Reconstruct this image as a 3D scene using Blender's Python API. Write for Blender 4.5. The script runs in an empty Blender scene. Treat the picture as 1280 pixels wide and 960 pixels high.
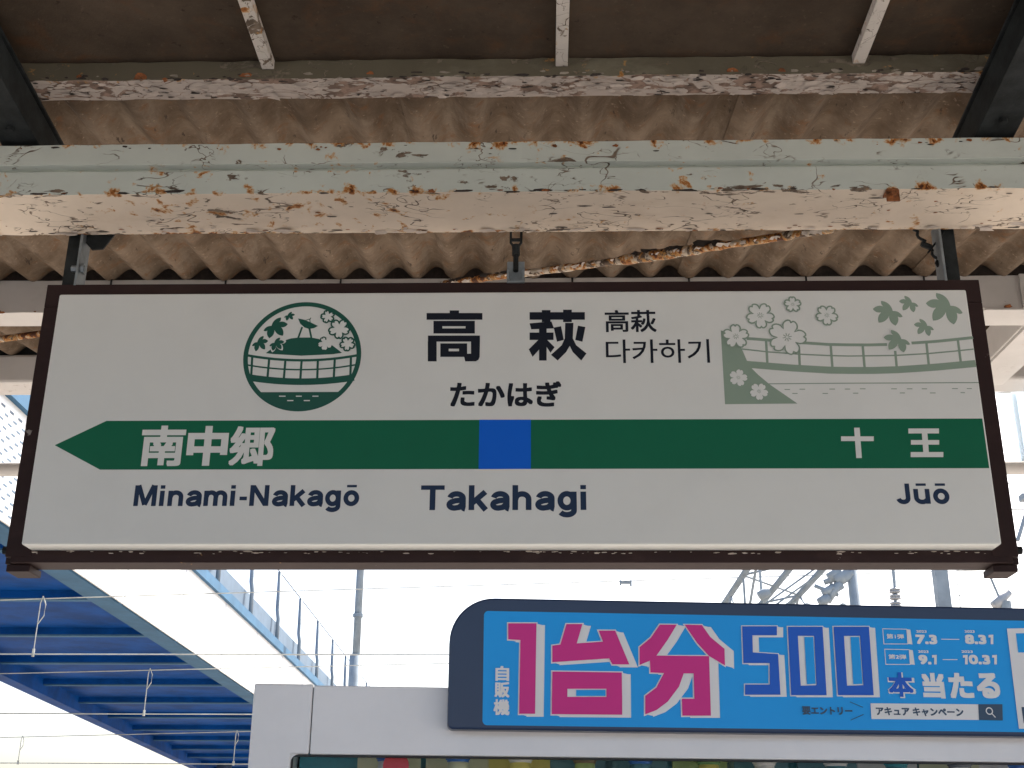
import bpy, bmesh, math, random
from mathutils import Vector, Matrix
random.seed(7)
SC = bpy.context.scene
COL = SC.collection
rad = math.radians

# ------------------------------------------------------------------ camera
F_PX = 1560.0
YAW, PITCH, ROLL = 0.0265508, 0.37362099, 0.00630685
EYE = Vector((0, 0, 1.6))
_cy, _sy, _cp, _sp = math.cos(YAW), math.sin(YAW), math.cos(PITCH), math.sin(PITCH)
FWD = Vector((-_sy * _cp, _cy * _cp, _sp))
_r0 = Vector((_cy, _sy, 0)); _u0 = _r0.cross(FWD)
RIGHT = math.cos(ROLL) * _r0 + math.sin(ROLL) * _u0
UP = -math.sin(ROLL) * _r0 + math.cos(ROLL) * _u0
cam_d = bpy.data.cameras.new('camera'); cam = bpy.data.objects.new('camera', cam_d); COL.objects.link(cam)
cam_d.sensor_width = 36.0; cam_d.lens = F_PX / 1280 * 36.0
cam_d.clip_start = 0.02; cam_d.clip_end = 3000
m = Matrix.Identity(4)
for i in range(3):
    m[i][0], m[i][1], m[i][2], m[i][3] = RIGHT[i], UP[i], -FWD[i], EYE[i]
cam.matrix_world = m
SC.camera = cam

# ------------------------------------------------------------------ sky, sun, exposure
SUN_EL, SUN_AZ = 50.0, 32.0            # azimuth from +y towards +x
W = bpy.data.worlds.new('World'); SC.world = W; W.use_nodes = True
nt = W.node_tree; bg = nt.nodes['Background']
sky = nt.nodes.new('ShaderNodeTexSky'); sky.sky_type = 'NISHITA'; sky.sun_disc = False
sky.sun_elevation = rad(SUN_EL); sky.sun_rotation = rad(SUN_AZ)
sky.air_density = 1.0; sky.dust_density = 5.0; sky.ozone_density = 1.0
nt.links.new(sky.outputs[0], bg.inputs[0]); bg.inputs[1].default_value = 0.15
sd = bpy.data.lights.new('sun', 'SUN'); sd.energy = 4.5; sd.angle = rad(0.6); sd.color = (1, .95, .87)
sun = bpy.data.objects.new('sun', sd); COL.objects.link(sun)
sv = Vector((math.sin(rad(SUN_AZ)) * math.cos(rad(SUN_EL)), math.cos(rad(SUN_AZ)) * math.cos(rad(SUN_EL)), math.sin(rad(SUN_EL))))
sun.rotation_euler = sv.to_track_quat('Z', 'Y').to_euler()
sun.location = sv * 40
vs = SC.view_settings
vs.view_transform = 'Standard'; vs.look = 'None'; vs.gamma = 1.0; vs.use_curve_mapping = False
vs.exposure = 1.35
SC.cycles.max_bounces = 6; SC.cycles.diffuse_bounces = 5

# ------------------------------------------------------------------ pixel -> direction helpers
def ray(px, py):
    return (px - 640) / F_PX * RIGHT - (py - 480) / F_PX * UP + FWD
def at_y(px, py, Y):
    r = ray(px, py); return EYE + r * (Y / r.y)
def at_z(px, py, Z):
    r = ray(px, py); return EYE + r * ((Z - EYE.z) / r.z)

BY0, BY1 = 2.358, 2.54                                   # main beam, front and back edge
BZ0 = at_y(640, 290, BY1).z
zA = at_y(640, 177, BY0 - .012).z; zB = at_y(640, 203, BY0 - .012).z; zC = at_y(640, 209, BY0 + .012).z
GY0, GY1, GZ0 = 2.25, 2.325, 1.6 + 1.591                 # gutter beam

# ------------------------------------------------------------------ materials
def _new(name):
    m = bpy.data.materials.new(name); m.use_nodes = True
    return m, m.node_tree, m.node_tree.nodes['Principled BSDF']
def N(t, typ, **kw):
    n = t.nodes.new(typ)
    for k, v in kw.items():
        if k in n.inputs: n.inputs[k].default_value = v
        else: setattr(n, k, v)
    return n
def L(t, a, b): t.links.new(a, b)
def coords(t, scale=(1, 1, 1)):
    tc = N(t, 'ShaderNodeTexCoord'); mp = N(t, 'ShaderNodeMapping'); mp.inputs['Scale'].default_value = scale
    L(t, tc.outputs['Object'], mp.inputs[0]); return mp.outputs[0]
def noise(t, co, scale, detail=6, rough=.6, dist=0.0):
    n = N(t, 'ShaderNodeTexNoise'); n.inputs['Scale'].default_value = scale; n.inputs['Detail'].default_value = detail
    n.inputs['Roughness'].default_value = rough; n.inputs['Distortion'].default_value = dist
    L(t, co, n.inputs['Vector']); return n.outputs['Fac']
def ramp(t, fac, a, b):
    n = N(t, 'ShaderNodeMapRange'); n.interpolation_type = 'SMOOTHSTEP'
    n.inputs['From Min'].default_value = a; n.inputs['From Max'].default_value = b
    L(t, fac, n.inputs['Value']); return n.outputs['Result']
def math_(t, op, a, b):
    n = N(t, 'ShaderNodeMath', operation=op)
    for i, v in enumerate((a, b)):
        if isinstance(v, (int, float)): n.inputs[i].default_value = v
        else: L(t, v, n.inputs[i])
    return n.outputs[0]
def mix(t, fac, a, b):
    n = N(t, 'ShaderNodeMix', data_type='RGBA')
    if isinstance(fac, (int, float)): n.inputs['Factor'].default_value = fac
    else: L(t, fac, n.inputs['Factor'])
    for key, v in (('A', a), ('B', b)):
        s = [i for i in n.inputs if i.name == key and i.type == 'RGBA'][0]
        if isinstance(v, tuple): s.default_value = (*v[:3], 1)
        else: L(t, v, s)
    return [o for o in n.outputs if o.type == 'RGBA'][0]
def bump(t, h, bsdf, strength=.4, dist=.002):
    b = N(t, 'ShaderNodeBump'); b.inputs['Strength'].default_value = strength; b.inputs['Distance'].default_value = dist
    L(t, h, b.inputs['Height']); L(t, b.outputs[0], bsdf.inputs['Normal'])

def plain(name, col, rough=.5, metal=0.0, var=.12, vscale=8.0, bmp=0.0, spec=.5):
    m, t, b = _new(name); co = coords(t)
    f = noise(t, co, vscale, 8, .65)
    dark = tuple(c * (1 - var) for c in col); lite = tuple(min(1, c * (1 + var)) for c in col)
    L(t, mix(t, ramp(t, f, .3, .7), dark, lite), b.inputs['Base Color'])
    b.inputs['Roughness'].default_value = rough; b.inputs['Metallic'].default_value = metal
    b.inputs['Specular IOR Level'].default_value = spec
    if bmp: bump(t, noise(t, co, vscale * 12, 4), b, bmp, .001)
    return m

def peeling(name, paint, under=(.10, .075, .055), rust=(.31, .115, .026), chip=.62, rustt=.66, crack=.5, stain=(.42, .36, .28), stretch=.45, stain_amt=.5, edges=(), ew=.018):
    """old oil paint on steel: hairline cracks, lifted chips, rust spots and brown stain"""
    m, t, b = _new(name)
    co = coords(t); cs = coords(t, (stretch, 1, 1))
    prox = None                                             # 1 at worn arrises, 0 away from them
    if edges:
        sp = N(t, 'ShaderNodeSeparateXYZ'); L(t, co, sp.inputs[0])
        for ax, val in edges:
            q = ramp(t, math_(t, 'ABSOLUTE', math_(t, 'SUBTRACT', sp.outputs[ax], val), 0), ew, 0.0)
            prox = q if prox is None else math_(t, 'MAXIMUM', prox, q)
    def worn(v, k): return v if prox is None else math_(t, 'ADD', v, math_(t, 'MULTIPLY', prox, k))
    col = mix(t, ramp(t, noise(t, co, 2.2, 5, .7), .35, .75), paint, tuple(p * .86 for p in paint))
    col = mix(t, math_(t, 'MULTIPLY', ramp(t, noise(t, cs, 7, 6, .7), .52, .75), stain_amt), col, stain)
    # chips
    ch = noise(t, cs, 26, 7, .62, .6); big = noise(t, co, 3.1, 3, .5)
    chm = ramp(t, worn(math_(t, 'ADD', ch, math_(t, 'MULTIPLY', math_(t, 'SUBTRACT', big, .5), .35)), .07), chip, chip + .03)
    # cracks: thin wandering lines
    def iso(scale, w, seedscale):
        f = noise(t, coords(t, (stretch * seedscale, seedscale, seedscale)), scale, 3, .55, .5)
        return math_(t, 'SUBTRACT', 1.0, ramp(t, math_(t, 'ABSOLUTE', math_(t, 'SUBTRACT', f, .5), 0), w * .35, w))
    cr = math_(t, 'MAXIMUM', iso(8, .0065, 1.0), iso(13, .0075, 1.37))
    crm = math_(t, 'MULTIPLY', cr, ramp(t, noise(t, co, 7.5, 4, .6), crack, crack + .08))
    hole = math_(t, 'MAXIMUM', chm, crm)
    col = mix(t, hole, col, mix(t, ramp(t, noise(t, co, 40, 4), .4, .6), under, tuple(u * 1.9 for u in under)))
    # rust
    rs = noise(t, co, 27, 6, .62, .3); rb = noise(t, cs, 4.3, 3, .5)
    rv = worn(math_(t, 'ADD', rs, math_(t, 'MULTIPLY', math_(t, 'SUBTRACT', rb, .5), .5)), .10)
    col = mix(t, math_(t, 'MULTIPLY', ramp(t, rv, rustt - .05, rustt + .02), .75), col, (.50, .27, .085))
    col = mix(t, ramp(t, rv, rustt, rustt + .05), col, rust)
    col = mix(t, ramp(t, rv, rustt + .055, rustt + .09), col, (.075, .028, .014))
    L(t, col, b.inputs['Base Color']); b.inputs['Roughness'].default_value = .62
    b.inputs['Specular IOR Level'].default_value = .18
    h = math_(t, 'SUBTRACT', math_(t, 'MULTIPLY', noise(t, co, 55, 6, .6), .18), math_(t, 'MULTIPLY', hole, 1.0))
    bump(t, math_(t, 'ADD', h, math_(t, 'MULTIPLY', noise(t, cs, 12, 4), .5)), b, .55, .003)
    return m

def concrete(name, a, bcol, scale=3.0, bmp=.5, rough=.9, warm=(.30, .19, .11), speck=True):
    m, t, b = _new(name); co = coords(t)
    col = mix(t, ramp(t, noise(t, co, scale, 9, .7), .3, .7), a, bcol)
    col = mix(t, math_(t, 'MULTIPLY', ramp(t, noise(t, co, scale * 2.3, 8, .7, .5), .5, .75), .6), col, warm)
    if speck:
        col = mix(t, math_(t, 'MULTIPLY', ramp(t, noise(t, co, 70, 5, .7), .6, .75), .5), col, tuple(min(1, c * 1.7) for c in bcol))
        col = mix(t, math_(t, 'MULTIPLY', ramp(t, noise(t, co, 34, 5, .7), .62, .72), .7), col, tuple(c * .35 for c in a))
    L(t, col, b.inputs['Base Color']); b.inputs['Roughness'].default_value = rough
    b.inputs['Specular IOR Level'].default_value = .15
    bump(t, math_(t, 'ADD', noise(t, co, 45, 6, .7), math_(t, 'MULTIPLY', noise(t, co, 160, 3), .4)), b, bmp, .004)
    return m

def flat(name, col, rough=.45, spec=.4):
    m, t, b = _new(name); co = coords(t)
    L(t, mix(t, math_(t, 'MULTIPLY', ramp(t, noise(t, co, 6, 6), .4, .75), .35), col, tuple(c * .88 for c in col)), b.inputs['Base Color'])
    b.inputs['Roughness'].default_value = rough; b.inputs['Specular IOR Level'].default_value = spec
    return m

M = {}
M['beam_under'] = peeling('cream_peeling_paint', (.70, .60, .49), chip=.638, rustt=.690, crack=.46, stain=(.52, .40, .28), stain_amt=.35, edges=((1, BY1), (1, BY0)))
M['beam_face'] = peeling('cool_lit_peeling_paint', (.52, .56, .515), chip=.648, rustt=.674, crack=.49, stain=(.40, .42, .38), stain_amt=.5, edges=((2, BZ0), (2, zA)), ew=.026)  # cool sky light on the cream paint is put into this face colour
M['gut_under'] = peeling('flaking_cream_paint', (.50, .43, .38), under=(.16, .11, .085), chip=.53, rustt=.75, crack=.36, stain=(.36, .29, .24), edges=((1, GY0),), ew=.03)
M['gut_face'] = peeling('shaded_face_paint', (.125, .112, .080), under=(.10, .085, .065), chip=.60, rustt=.72, crack=.5, stain=(.24, .23, .17))  # shade on the front face is put into this darker olive colour
M['strap'] = peeling('strap_paint', (.60, .55, .50), chip=.60, rustt=.66, crack=.45, stretch=1)
M['purlin'] = peeling('purlin_white_paint', (.55, .53, .51), chip=.70, rustt=.76, crack=.6, stain=(.42, .39, .36), stain_amt=.35)
M['rod'] = peeling('rusty_rod_paint', (.42, .36, .29), under=(.06, .04, .028), chip=.50, rustt=.50, crack=.45, stretch=1)
def slate_mat():
    m, t, b = _new('weathered_cement_sheet'); co = coords(t); cs = coords(t, (1, .22, 1))
    col = mix(t, ramp(t, noise(t, co, 4.5, 6, .7), .32, .68), (.080, .055, .036), (.165, .123, .089))
    col = mix(t, math_(t, 'MULTIPLY', ramp(t, noise(t, cs, 11, 6, .7), .48, .72), .65), col, (.195, .155, .12))
    col = mix(t, math_(t, 'MULTIPLY', ramp(t, noise(t, co, 16, 6, .72, .1), .52, .72), .7), col, (.14, .066, .028))
    col = mix(t, math_(t, 'MULTIPLY', ramp(t, noise(t, co, 55, 5, .75), .58, .70), .6), col, (.28, .215, .16))
    col = mix(t, math_(t, 'MULTIPLY', ramp(t, noise(t, cs, 42, 4, .7), .62, .70), .8), col, (.035, .026, .02))
    L(t, col, b.inputs['Base Color']); b.inputs['Roughness'].default_value = .92; b.inputs['Specular IOR Level'].default_value = .12
    bump(t, math_(t, 'ADD', noise(t, co, 45, 6, .7), math_(t, 'MULTIPLY', noise(t, co, 160, 3), .4)), b, .6, .004)
    return m
M['slate'] = slate_mat()
M['gutter_pan'] = concrete('stained_gutter_pan', (.046, .033, .023), (.085, .062, .044), 3.5, .4, warm=(.12, .052, .02))
M['darksteel'] = plain('dark_grey_steel', (.016, .019, .020), .7, 0, .5, 14, .5, .18)
M['greysteel'] = plain('galvanised_steel', (.22, .25, .27), .45, .6, .25, 18, .3)
M['frame'] = peeling('dark_brown_frame_paint', (.026, .013, .013), under=(.25, .22, .2), rust=(.10, .05, .03), chip=.70, rustt=.8, crack=.75, stain=(.06, .035, .032))
M['acrylic'] = flat('white_acrylic', (.68, .695, .675), .38, .3)
M['ink'] = flat('navy_black_ink', (.010, .013, .022), .5, .15)
M['navy'] = flat('navy_ink', (.018, .036, .080), .5, .15)
M['green'] = flat('green_ink', (.004, .125, .062), .4, .2)
M['dgreen'] = flat('dark_green_ink', (.010, .085, .060), .35)
M['sage'] = flat('sage_ink', (.25, .33, .265), .4, .25)
M['blue'] = flat('blue_ink', (.004, .115, .62), .4, .15)
M['machine'] = plain('vending_white_coat', (.80, .80, .81), .38, 0, .04, 5, .05)
M['seam'] = flat('seam_black', (.03, .03, .035), .6)
M['board'] = flat('navy_plastic', (.015, .035, .09), .3, .5)
M['adblue'] = flat('sky_blue_print', (.012, .36, .88), .3, .25)
M['magenta'] = flat('magenta_print', (.66, .03, .26), .3, .25)
M['adwhite'] = flat('white_print', (.80, .80, .80), .3)
M['adroyal'] = flat('royal_blue_print', (.015, .12, .60), .3, .25)
M['adink'] = flat('dark_slate_print', (.03, .07, .13), .3)
M['palebox'] = flat('pale_blue_print', (.25, .60, .85), .3)
M['bridge_blue'] = plain('bridge_blue_paint', (.001, .052, .225), .6, 0, .3, 1.3, 0, .08)
M['bridge_light'] = plain('bridge_pale_blue_paint', (.045, .125, .22), .6, 0, .15, 2, 0, .12)
M['bridge_white'] = plain('bridge_white_panel', (.74, .76, .77), .45, 0, .05, 2)
M['bridge_grey'] = plain('bridge_grey_panel', (.12, .17, .23), .6, 0, .1, 2, 0, .1)
M['wire'] = plain('wire_metal', (.48, .50, .46), .5, .1, .2, 5)
M['mast'] = plain('mast_galvanised', (.24, .29, .33), .6, .1, .15, 3, 0, .2)
M['insulator'] = plain('glazed_insulator', (.30, .32, .34), .25, 0, .1, 5)
M['platform'] = concrete('platform_concrete', (.34, .32, .295), (.44, .415, .385), 1.5, .4, warm=(.36, .31, .26))
M['ballast'] = concrete('track_ballast', (.26, .23, .20), (.40, .36, .32), 6, .9)
M['steelrail'] = plain('rail_steel', (.22, .14, .10), .45, .5, .3, 9)

# ------------------------------------------------------------------ mesh builder
class MB:
    def __init__(s): s.v = []; s.f = []
    def add(s, vs, fs):
        o = len(s.v); s.v += [tuple(v) for v in vs]; s.f += [tuple(o + i for i in f) for f in fs]; return s
    def box(s, x0, x1, y0, y1, z0, z1):
        return s.add([(x, y, z) for z in (z0, z1) for y in (y0, y1) for x in (x0, x1)],
                     [(0, 2, 3, 1), (4, 5, 7, 6), (0, 1, 5, 4), (1, 3, 7, 5), (3, 2, 6, 7), (2, 0, 4, 6)])
    def obox(s, c, ux, uy, uz, hx, hy, hz):
        c = Vector(c); P = []
        for k in (-1, 1):
            for j in (-1, 1):
                for i in (-1, 1): P.append(c + ux * (i * hx) + uy * (j * hy) + uz * (k * hz))
        return s.add(P, [(0, 2, 3, 1), (4, 5, 7, 6), (0, 1, 5, 4), (1, 3, 7, 5), (3, 2, 6, 7), (2, 0, 4, 6)])
    def bar(s, p, q, w, h, up=Vector((0, 0, 1))):
        p = Vector(p); q = Vector(q); d = (q - p); l = d.length; d.normalize()
        sx = d.cross(up)
        if sx.length < 1e-4: sx = d.cross(Vector((0, 1, 0)))
        sx.normalize(); sz = sx.cross(d)
        return s.obox((p + q) / 2, d, sx, sz, l / 2, w / 2, h / 2)
    def tube(s, pts, r, n=10, cap=True, radii=None):
        pts = [Vector(p) for p in pts]; R = []
        for i, p in enumerate(pts):
            d = (pts[min(i + 1, len(pts) - 1)] - pts[max(i - 1, 0)]).normalized()
            a = d.cross(Vector((0, 0, 1)))
            if a.length < .05: a = d.cross(Vector((0, 1, 0)))
            a.normalize(); b = d.cross(a); rr = radii[i] if radii else r
            R.append([p + (a * math.cos(2 * math.pi * k / n) + b * math.sin(2 * math.pi * k / n)) * rr for k in range(n)])
        vs = [v for ring in R for v in ring]; fs = []
        for i in range(len(R) - 1):
            for k in range(n):
                fs.append((i * n + k, i * n + (k + 1) % n, (i + 1) * n + (k + 1) % n, (i + 1) * n + k))
        if cap: fs += [tuple(range(n))[::-1], tuple((len(R) - 1) * n + k for k in range(n))]
        return s.add(vs, fs)
    def profile_x(s, prof, x0, x1, nx=1, jit=0.0, seed=0):
        """closed (y,z) profile swept along x, with uneven edges"""
        rg = random.Random(seed); n = len(prof); vs = []; fs = []
        for i in range(nx + 1):
            x = x0 + (x1 - x0) * i / nx
            for (y, z) in prof: vs.append((x, y + rg.uniform(-jit, jit), z + rg.uniform(-jit, jit)))
        for i in range(nx):
            for k in range(n):
                fs.append((i * n + k, i * n + (k + 1) % n, (i + 1) * n + (k + 1) % n, (i + 1) * n + k))
        fs += [tuple(range(n))[::-1], tuple(nx * n + k for k in range(n))]
        return s.add(vs, fs)
    def build(s, name, mat, parent=None, bevel=0.0, smooth=False, seg=2):
        me = bpy.data.meshes.new(name); me.from_pydata(s.v, [], s.f)
        bm = bmesh.new(); bm.from_mesh(me); bmesh.ops.recalc_face_normals(bm, faces=bm.faces); bm.to_mesh(me); bm.free()
        me.update(); mats = mat if isinstance(mat, list) else [mat]
        for mm in mats: me.materials.append(mm)
        o = bpy.data.objects.new(name, me); COL.objects.link(o)
        if parent: o.parent = parent
        if smooth:
            for p in me.polygons: p.use_smooth = True
        if bevel:
            b = o.modifiers.new('bevel', 'BEVEL'); b.width = bevel; b.segments = seg; b.limit_method = 'ANGLE'; b.angle_limit = rad(40)
        return o

def thing(name, label, cat, loc=(0, 0, 0), group=None):
    o = bpy.data.objects.new(name, None); COL.objects.link(o); o.empty_display_size = .1
    o['label'] = label; o['category'] = cat
    if group: o['group'] = group
    return o
def tag(o, label, cat, group=None):
    o['label'] = label; o['category'] = cat
    if group: o['group'] = group
    return o
def struct(o): o['kind'] = 'structure'; return o
def stuff(o): o['kind'] = 'stuff'; return o

# ------------------------------------------------------------------ ground
struct(MB().box(-60, 60, -9, 6.2, -1.2, 0).build('platform', M['platform']))
struct(MB().add([(-1500, 6.2, -1.1), (1500, 6.2, -1.1), (1500, 2500, -1.1), (-1500, 2500, -1.1)], [(0, 1, 2, 3)]).build('track_bed', M['ballast']))
struct(MB().add([(-1500, -1500, -1.104), (1500, -1500, -1.104), (1500, 6.2, -1.104), (-1500, 6.2, -1.104)], [(0, 1, 2, 3)]).build('ground', M['ballast']))
for k, ty in enumerate((8.2, 14.3, 20.1, 29.7)):
    for dy in (-.53, .53):
        r = MB().box(-80, 80, ty + dy - .035, ty + dy + .035, -.98, -.93)
        r.box(-80, 80, ty + dy - .07, ty + dy + .07, -1.10, -1.08); r.box(-80, 80, ty + dy - .012, ty + dy + .012, -1.08, -.98)
        tag(r.build('rail', M['steelrail']), 'steel rail on the ' + ('platform side' if dy < 0 else 'far side') + ' of the track ' + ('beside the platform', 'under the first overhead wires', 'under the second overhead wires', 'under the farthest overhead wires')[k], 'rail', 'rails on the track bed')

# ------------------------------------------------------------------ platform canopy (butterfly roof)
CANOPY = thing('platform_canopy', 'old platform canopy of corrugated cement sheets on peeling painted steel beams', 'canopy')
XL, XR = -5.6, 5.6
TAN_ROOF = 0.16
def roof_h(y): return 1.6 + 1.263 + TAN_ROOF * y          # underside of the corrugation

def patches(name, mat, parent, n, sampler, lo, hi, elong, seed, tilt=0.0, thick=.0006):
    """irregular little plates (lifted paint, rust scabs) lying on a beam; sampler(rg) -> (point, normal)"""
    rg = random.Random(seed); b = MB()
    for _ in range(n):
        p, nn = sampler(rg); p = Vector(p); nn = Vector(nn).normalized()
        tx = Vector((1, 0, 0)); ty = nn.cross(tx).normalized()
        r = rg.uniform(lo, hi) * (0.5 + rg.random()); k = rg.randint(7, 11); el = elong * rg.uniform(.7, 1.4)
        ph = rg.random() * 6.28; ta, tb = rg.uniform(-tilt, tilt), rg.uniform(-tilt, tilt); P = []
        for i in range(k):
            a = ph + 2 * math.pi * i / k; q = r * rg.uniform(.55, 1.15)
            u, w = q * math.cos(a) * el, q * math.sin(a)
            P.append(p + tx * u + ty * w + nn * (thick + max(0, ta * u + tb * w)))
        b.add(P, [tuple(range(k))])
    o = b.build(name, mat, parent); o['kind'] = 'stuff'; return o

M['flake_paint'] = plain('loose_paint_flake', (.47, .405, .355), .7, 0, .25, 20)
M['flake_arris'] = plain('dull_paint_flake', (.24, .21, .17), .8, 0, .3, 20)
M['flake_rust'] = plain('rust_scab', (.20, .066, .018), .85, 0, .7, 60)
M['flake_dark'] = plain('bare_dark_steel', (.030, .022, .018), .8, 0, .5, 40)
M['flake_face'] = plain('loose_face_paint_flake', (.42, .45, .40), .7, 0, .2, 20)  # carries the same cool light tint as the beam face

# main beam that carries the sign
prof = [(BY0, BZ0), (BY1, BZ0), (BY1, BZ0 + .014), (BY0 + .10, BZ0 + .018), (BY0 + .10, zA), (BY0 - .012, zA), (BY0 - .012, zB + .002), (BY0 + .014, zB), (BY0 + .012, zC), (BY0, zC - .012)]
b = MB().profile_x(prof, XL, XR, 260, .0009, 3)
beam = b.build('main_beam', [M['beam_face'], M['beam_under']], CANOPY, .0015)
for p in beam.data.polygons:
    if p.normal.z < -.7 and p.center.z < BZ0 + .01: p.material_index = 1
beam['label'] = 'wide peeling cream main beam that carries the sign'
eps = .001
def s_arris(rg): return (rg.uniform(-1.8, 1.8), BY0 - .0005, BZ0 + rg.uniform(-.001, .006)), (0, -1, -.25)
def s_under(rg): return (rg.uniform(-1.8, 1.8), rg.uniform(BY0 + .01, BY1 - .008), BZ0 - .0008), (0, 0, -1)
def s_underfar(rg): return (rg.uniform(-1.8, 1.8), BY1 - abs(rg.gauss(0, .012)) - .004, BZ0 - .0008), (0, 0, -1)
def s_lip(rg): return (rg.uniform(-1.8, 1.8), BY0 - .0135, zA - abs(rg.gauss(0, .012)) - .003), (0, -1, 0)
def s_web(rg): return (rg.uniform(-1.8, 1.8), BY0 - .001 + .006, rg.uniform(BZ0 + .012, zC - .016)), (0, -1, 0)
patches('dark_chip', M['flake_dark'], beam, 40, s_arris, .0014, .0034, 6.5, 11)
patches('rust_scab', M['flake_rust'], beam, 14, s_arris, .002, .005, 2.0, 12)
patches('rust_scab', M['flake_rust'], beam, 30, s_under, .001, .003, 1.6, 13)
patches('dark_chip', M['flake_dark'], beam, 60, s_under, .001, .0022, 5, 14)
patches('rust_scab', M['flake_rust'], beam, 26, s_underfar, .0015, .0035, 2.4, 15)
patches('dark_chip', M['flake_dark'], beam, 45, s_underfar, .0015, .0032, 4.5, 16)
patches('paint_flake', M['flake_paint'], beam, 60, s_underfar, .004, .009, 2.2, 17, .35)
patches('rust_scab', M['flake_rust'], beam, 34, s_lip, .0015, .004, 1.6, 18)
patches('dark_chip', M['flake_dark'], beam, 25, s_lip, .001, .003, 3, 19)
# rusty clip on the beam
c0 = at_y(1116, 243, BY0 - .004)
cl = MB().box(c0.x - .014, c0.x + .014, BY0 - .006, BY0 - .0005, c0.z - .016, c0.z + .012)
cl.tube([(c0.x, BY0 - .016, c0.z), (c0.x, BY0 - .004, c0.z)], .008, 6)
cl.box(c0.x - .012, c0.x + .012, BY0 - .006, BY0 + .03, BZ0 - .005, BZ0 - .001)
cl.build('rust_clip', M['flake_rust'], beam, .001)

# gutter-side beam above it
GZ1 = at_y(640, 73, GY0).z
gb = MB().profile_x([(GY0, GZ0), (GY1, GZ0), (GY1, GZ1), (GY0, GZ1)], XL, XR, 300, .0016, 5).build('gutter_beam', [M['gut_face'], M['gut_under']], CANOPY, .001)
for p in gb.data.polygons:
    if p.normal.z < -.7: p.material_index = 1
gb['label'] = 'narrow flaking beam along the dark gutter'
def g_under(rg): return (rg.uniform(-1.5, 1.5), rg.uniform(GY0, GY1 - .004), GZ0 - .001), (0, 0, -1)
def g_arris(rg): return (rg.uniform(-1.5, 1.5), GY0 - .001, GZ0 + rg.uniform(-.002, .012)), (0, -1, -.6)
patches('paint_flake', M['flake_paint'], gb, 420, g_under, .003, .0075, 2.0, 21, .28)
patches('dark_chip', M['flake_dark'], gb, 230, g_under, .0012, .003, 3.4, 22)
patches('paint_flake', M['flake_arris'], gb, 60, g_arris, .0015, .0035, 2.6, 23, .3)
patches('dark_chip', M['flake_dark'], gb, 80, g_arris, .0012, .003, 3.2, 24)
patches('rust_scab', M['flake_rust'], gb, 9, g_arris, .004, .008, 1.5, 25)

# gutter pan and straps
pan = MB().box(XL, XR, .95, GY0 + .05, GZ1 + .001, GZ1 + .012)
pan.build('gutter_pan', M['gutter_pan'], CANOPY)
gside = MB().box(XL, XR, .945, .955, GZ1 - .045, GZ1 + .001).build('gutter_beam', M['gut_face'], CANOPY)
step = .637
for k in range(-7, 8):
    x = .0427 + k * step
    sx = -.030 if k < 0 else 0
    sb = MB().bar((x - .0 + (-.003 * k), GY0 - .001, GZ1 - .012), (x, .96, GZ1 - .012), .026, .022)
    sb.build('strap', M['strap'], CANOPY, .001)

# dark sloping arms
for px_a, px_b, flip in (((-24), 42, 1), (1297, 1222, -1)):
    xa = -1.158 if flip > 0 else .985
    slope = -.109
    def P(y): return Vector((xa, y, 1.6 + 1.756 + slope * y + .0375))
    a = MB().bar(P(1.0), P(2.60), .085, .075)
    a.bar(P(1.0) + Vector((0, 0, .042)), P(2.60) + Vector((0, 0, .042)), .10, .006)
    arm = a.build('arm', M['darksteel'], CANOPY, .002)
    for yy in (2.12, 2.30):
        q = P(yy); MB().tube([(q.x, q.y, q.z - .046), (q.x, q.y, q.z - .036)], .009, 6).build('bolt', M['darksteel'], arm)
for xa in (-3.2, 3.05):
    a = MB().bar((xa, 1.0, 1.6 + 1.756 - .109 + .0375), (xa, 2.6, 1.6 + 1.756 - .109 * 2.6 + .0375), .085, .075).build('arm', M['darksteel'], CANOPY, .002)

# purlins
P1Y, P2Y = 3.78, 4.82
p1t = roof_h(P1Y) - .002; p1b = at_y(25, 391, P1Y).z; p1far = at_z(25, 408, p1b).y
p1 = MB().profile_x([(P1Y, p1b), (p1far, p1b), (p1far, p1b + .012), (P1Y + .03, p1b + .014), (P1Y + .03, p1t), (P1Y, p1t)], XL, XR, 160, .0008, 8).build('purlin', M['purlin'], CANOPY, .0015)
p2t = roof_h(P2Y) - .002; p2b = at_y(20, 478, P2Y).z; p2far = at_z(20, 495, p2b).y
p2 = MB().profile_x([(P2Y, p2b), (p2far, p2b), (p2far, p2t + .02), (P2Y, p2t)], XL, XR, 120, .0008, 9).build('purlin', M['purlin'], CANOPY, .012)
def p1_arris(rg): return (rg.uniform(-2, 2), P1Y - .001, p1b + rg.uniform(0, .01)), (0, -1, -.4)
patches('rust_scab', M['flake_rust'], p1, 60, p1_arris, .003, .008, 2.5, 31)
MB().box(XL, XR, P1Y + .008, P1Y + .028, p1t - .01, p1t + .05).build('gap_shade_strip', M['flake_dark'], CANOPY)  # dark strip added to stand in for shade in the wave gaps
MB().box(XL, XR, P2Y + .02, P2Y + .05, p2t - .01, p2t + .05).build('gap_shade_strip', M['darksteel'], CANOPY)  # same added shade strip at the far purlin
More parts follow.
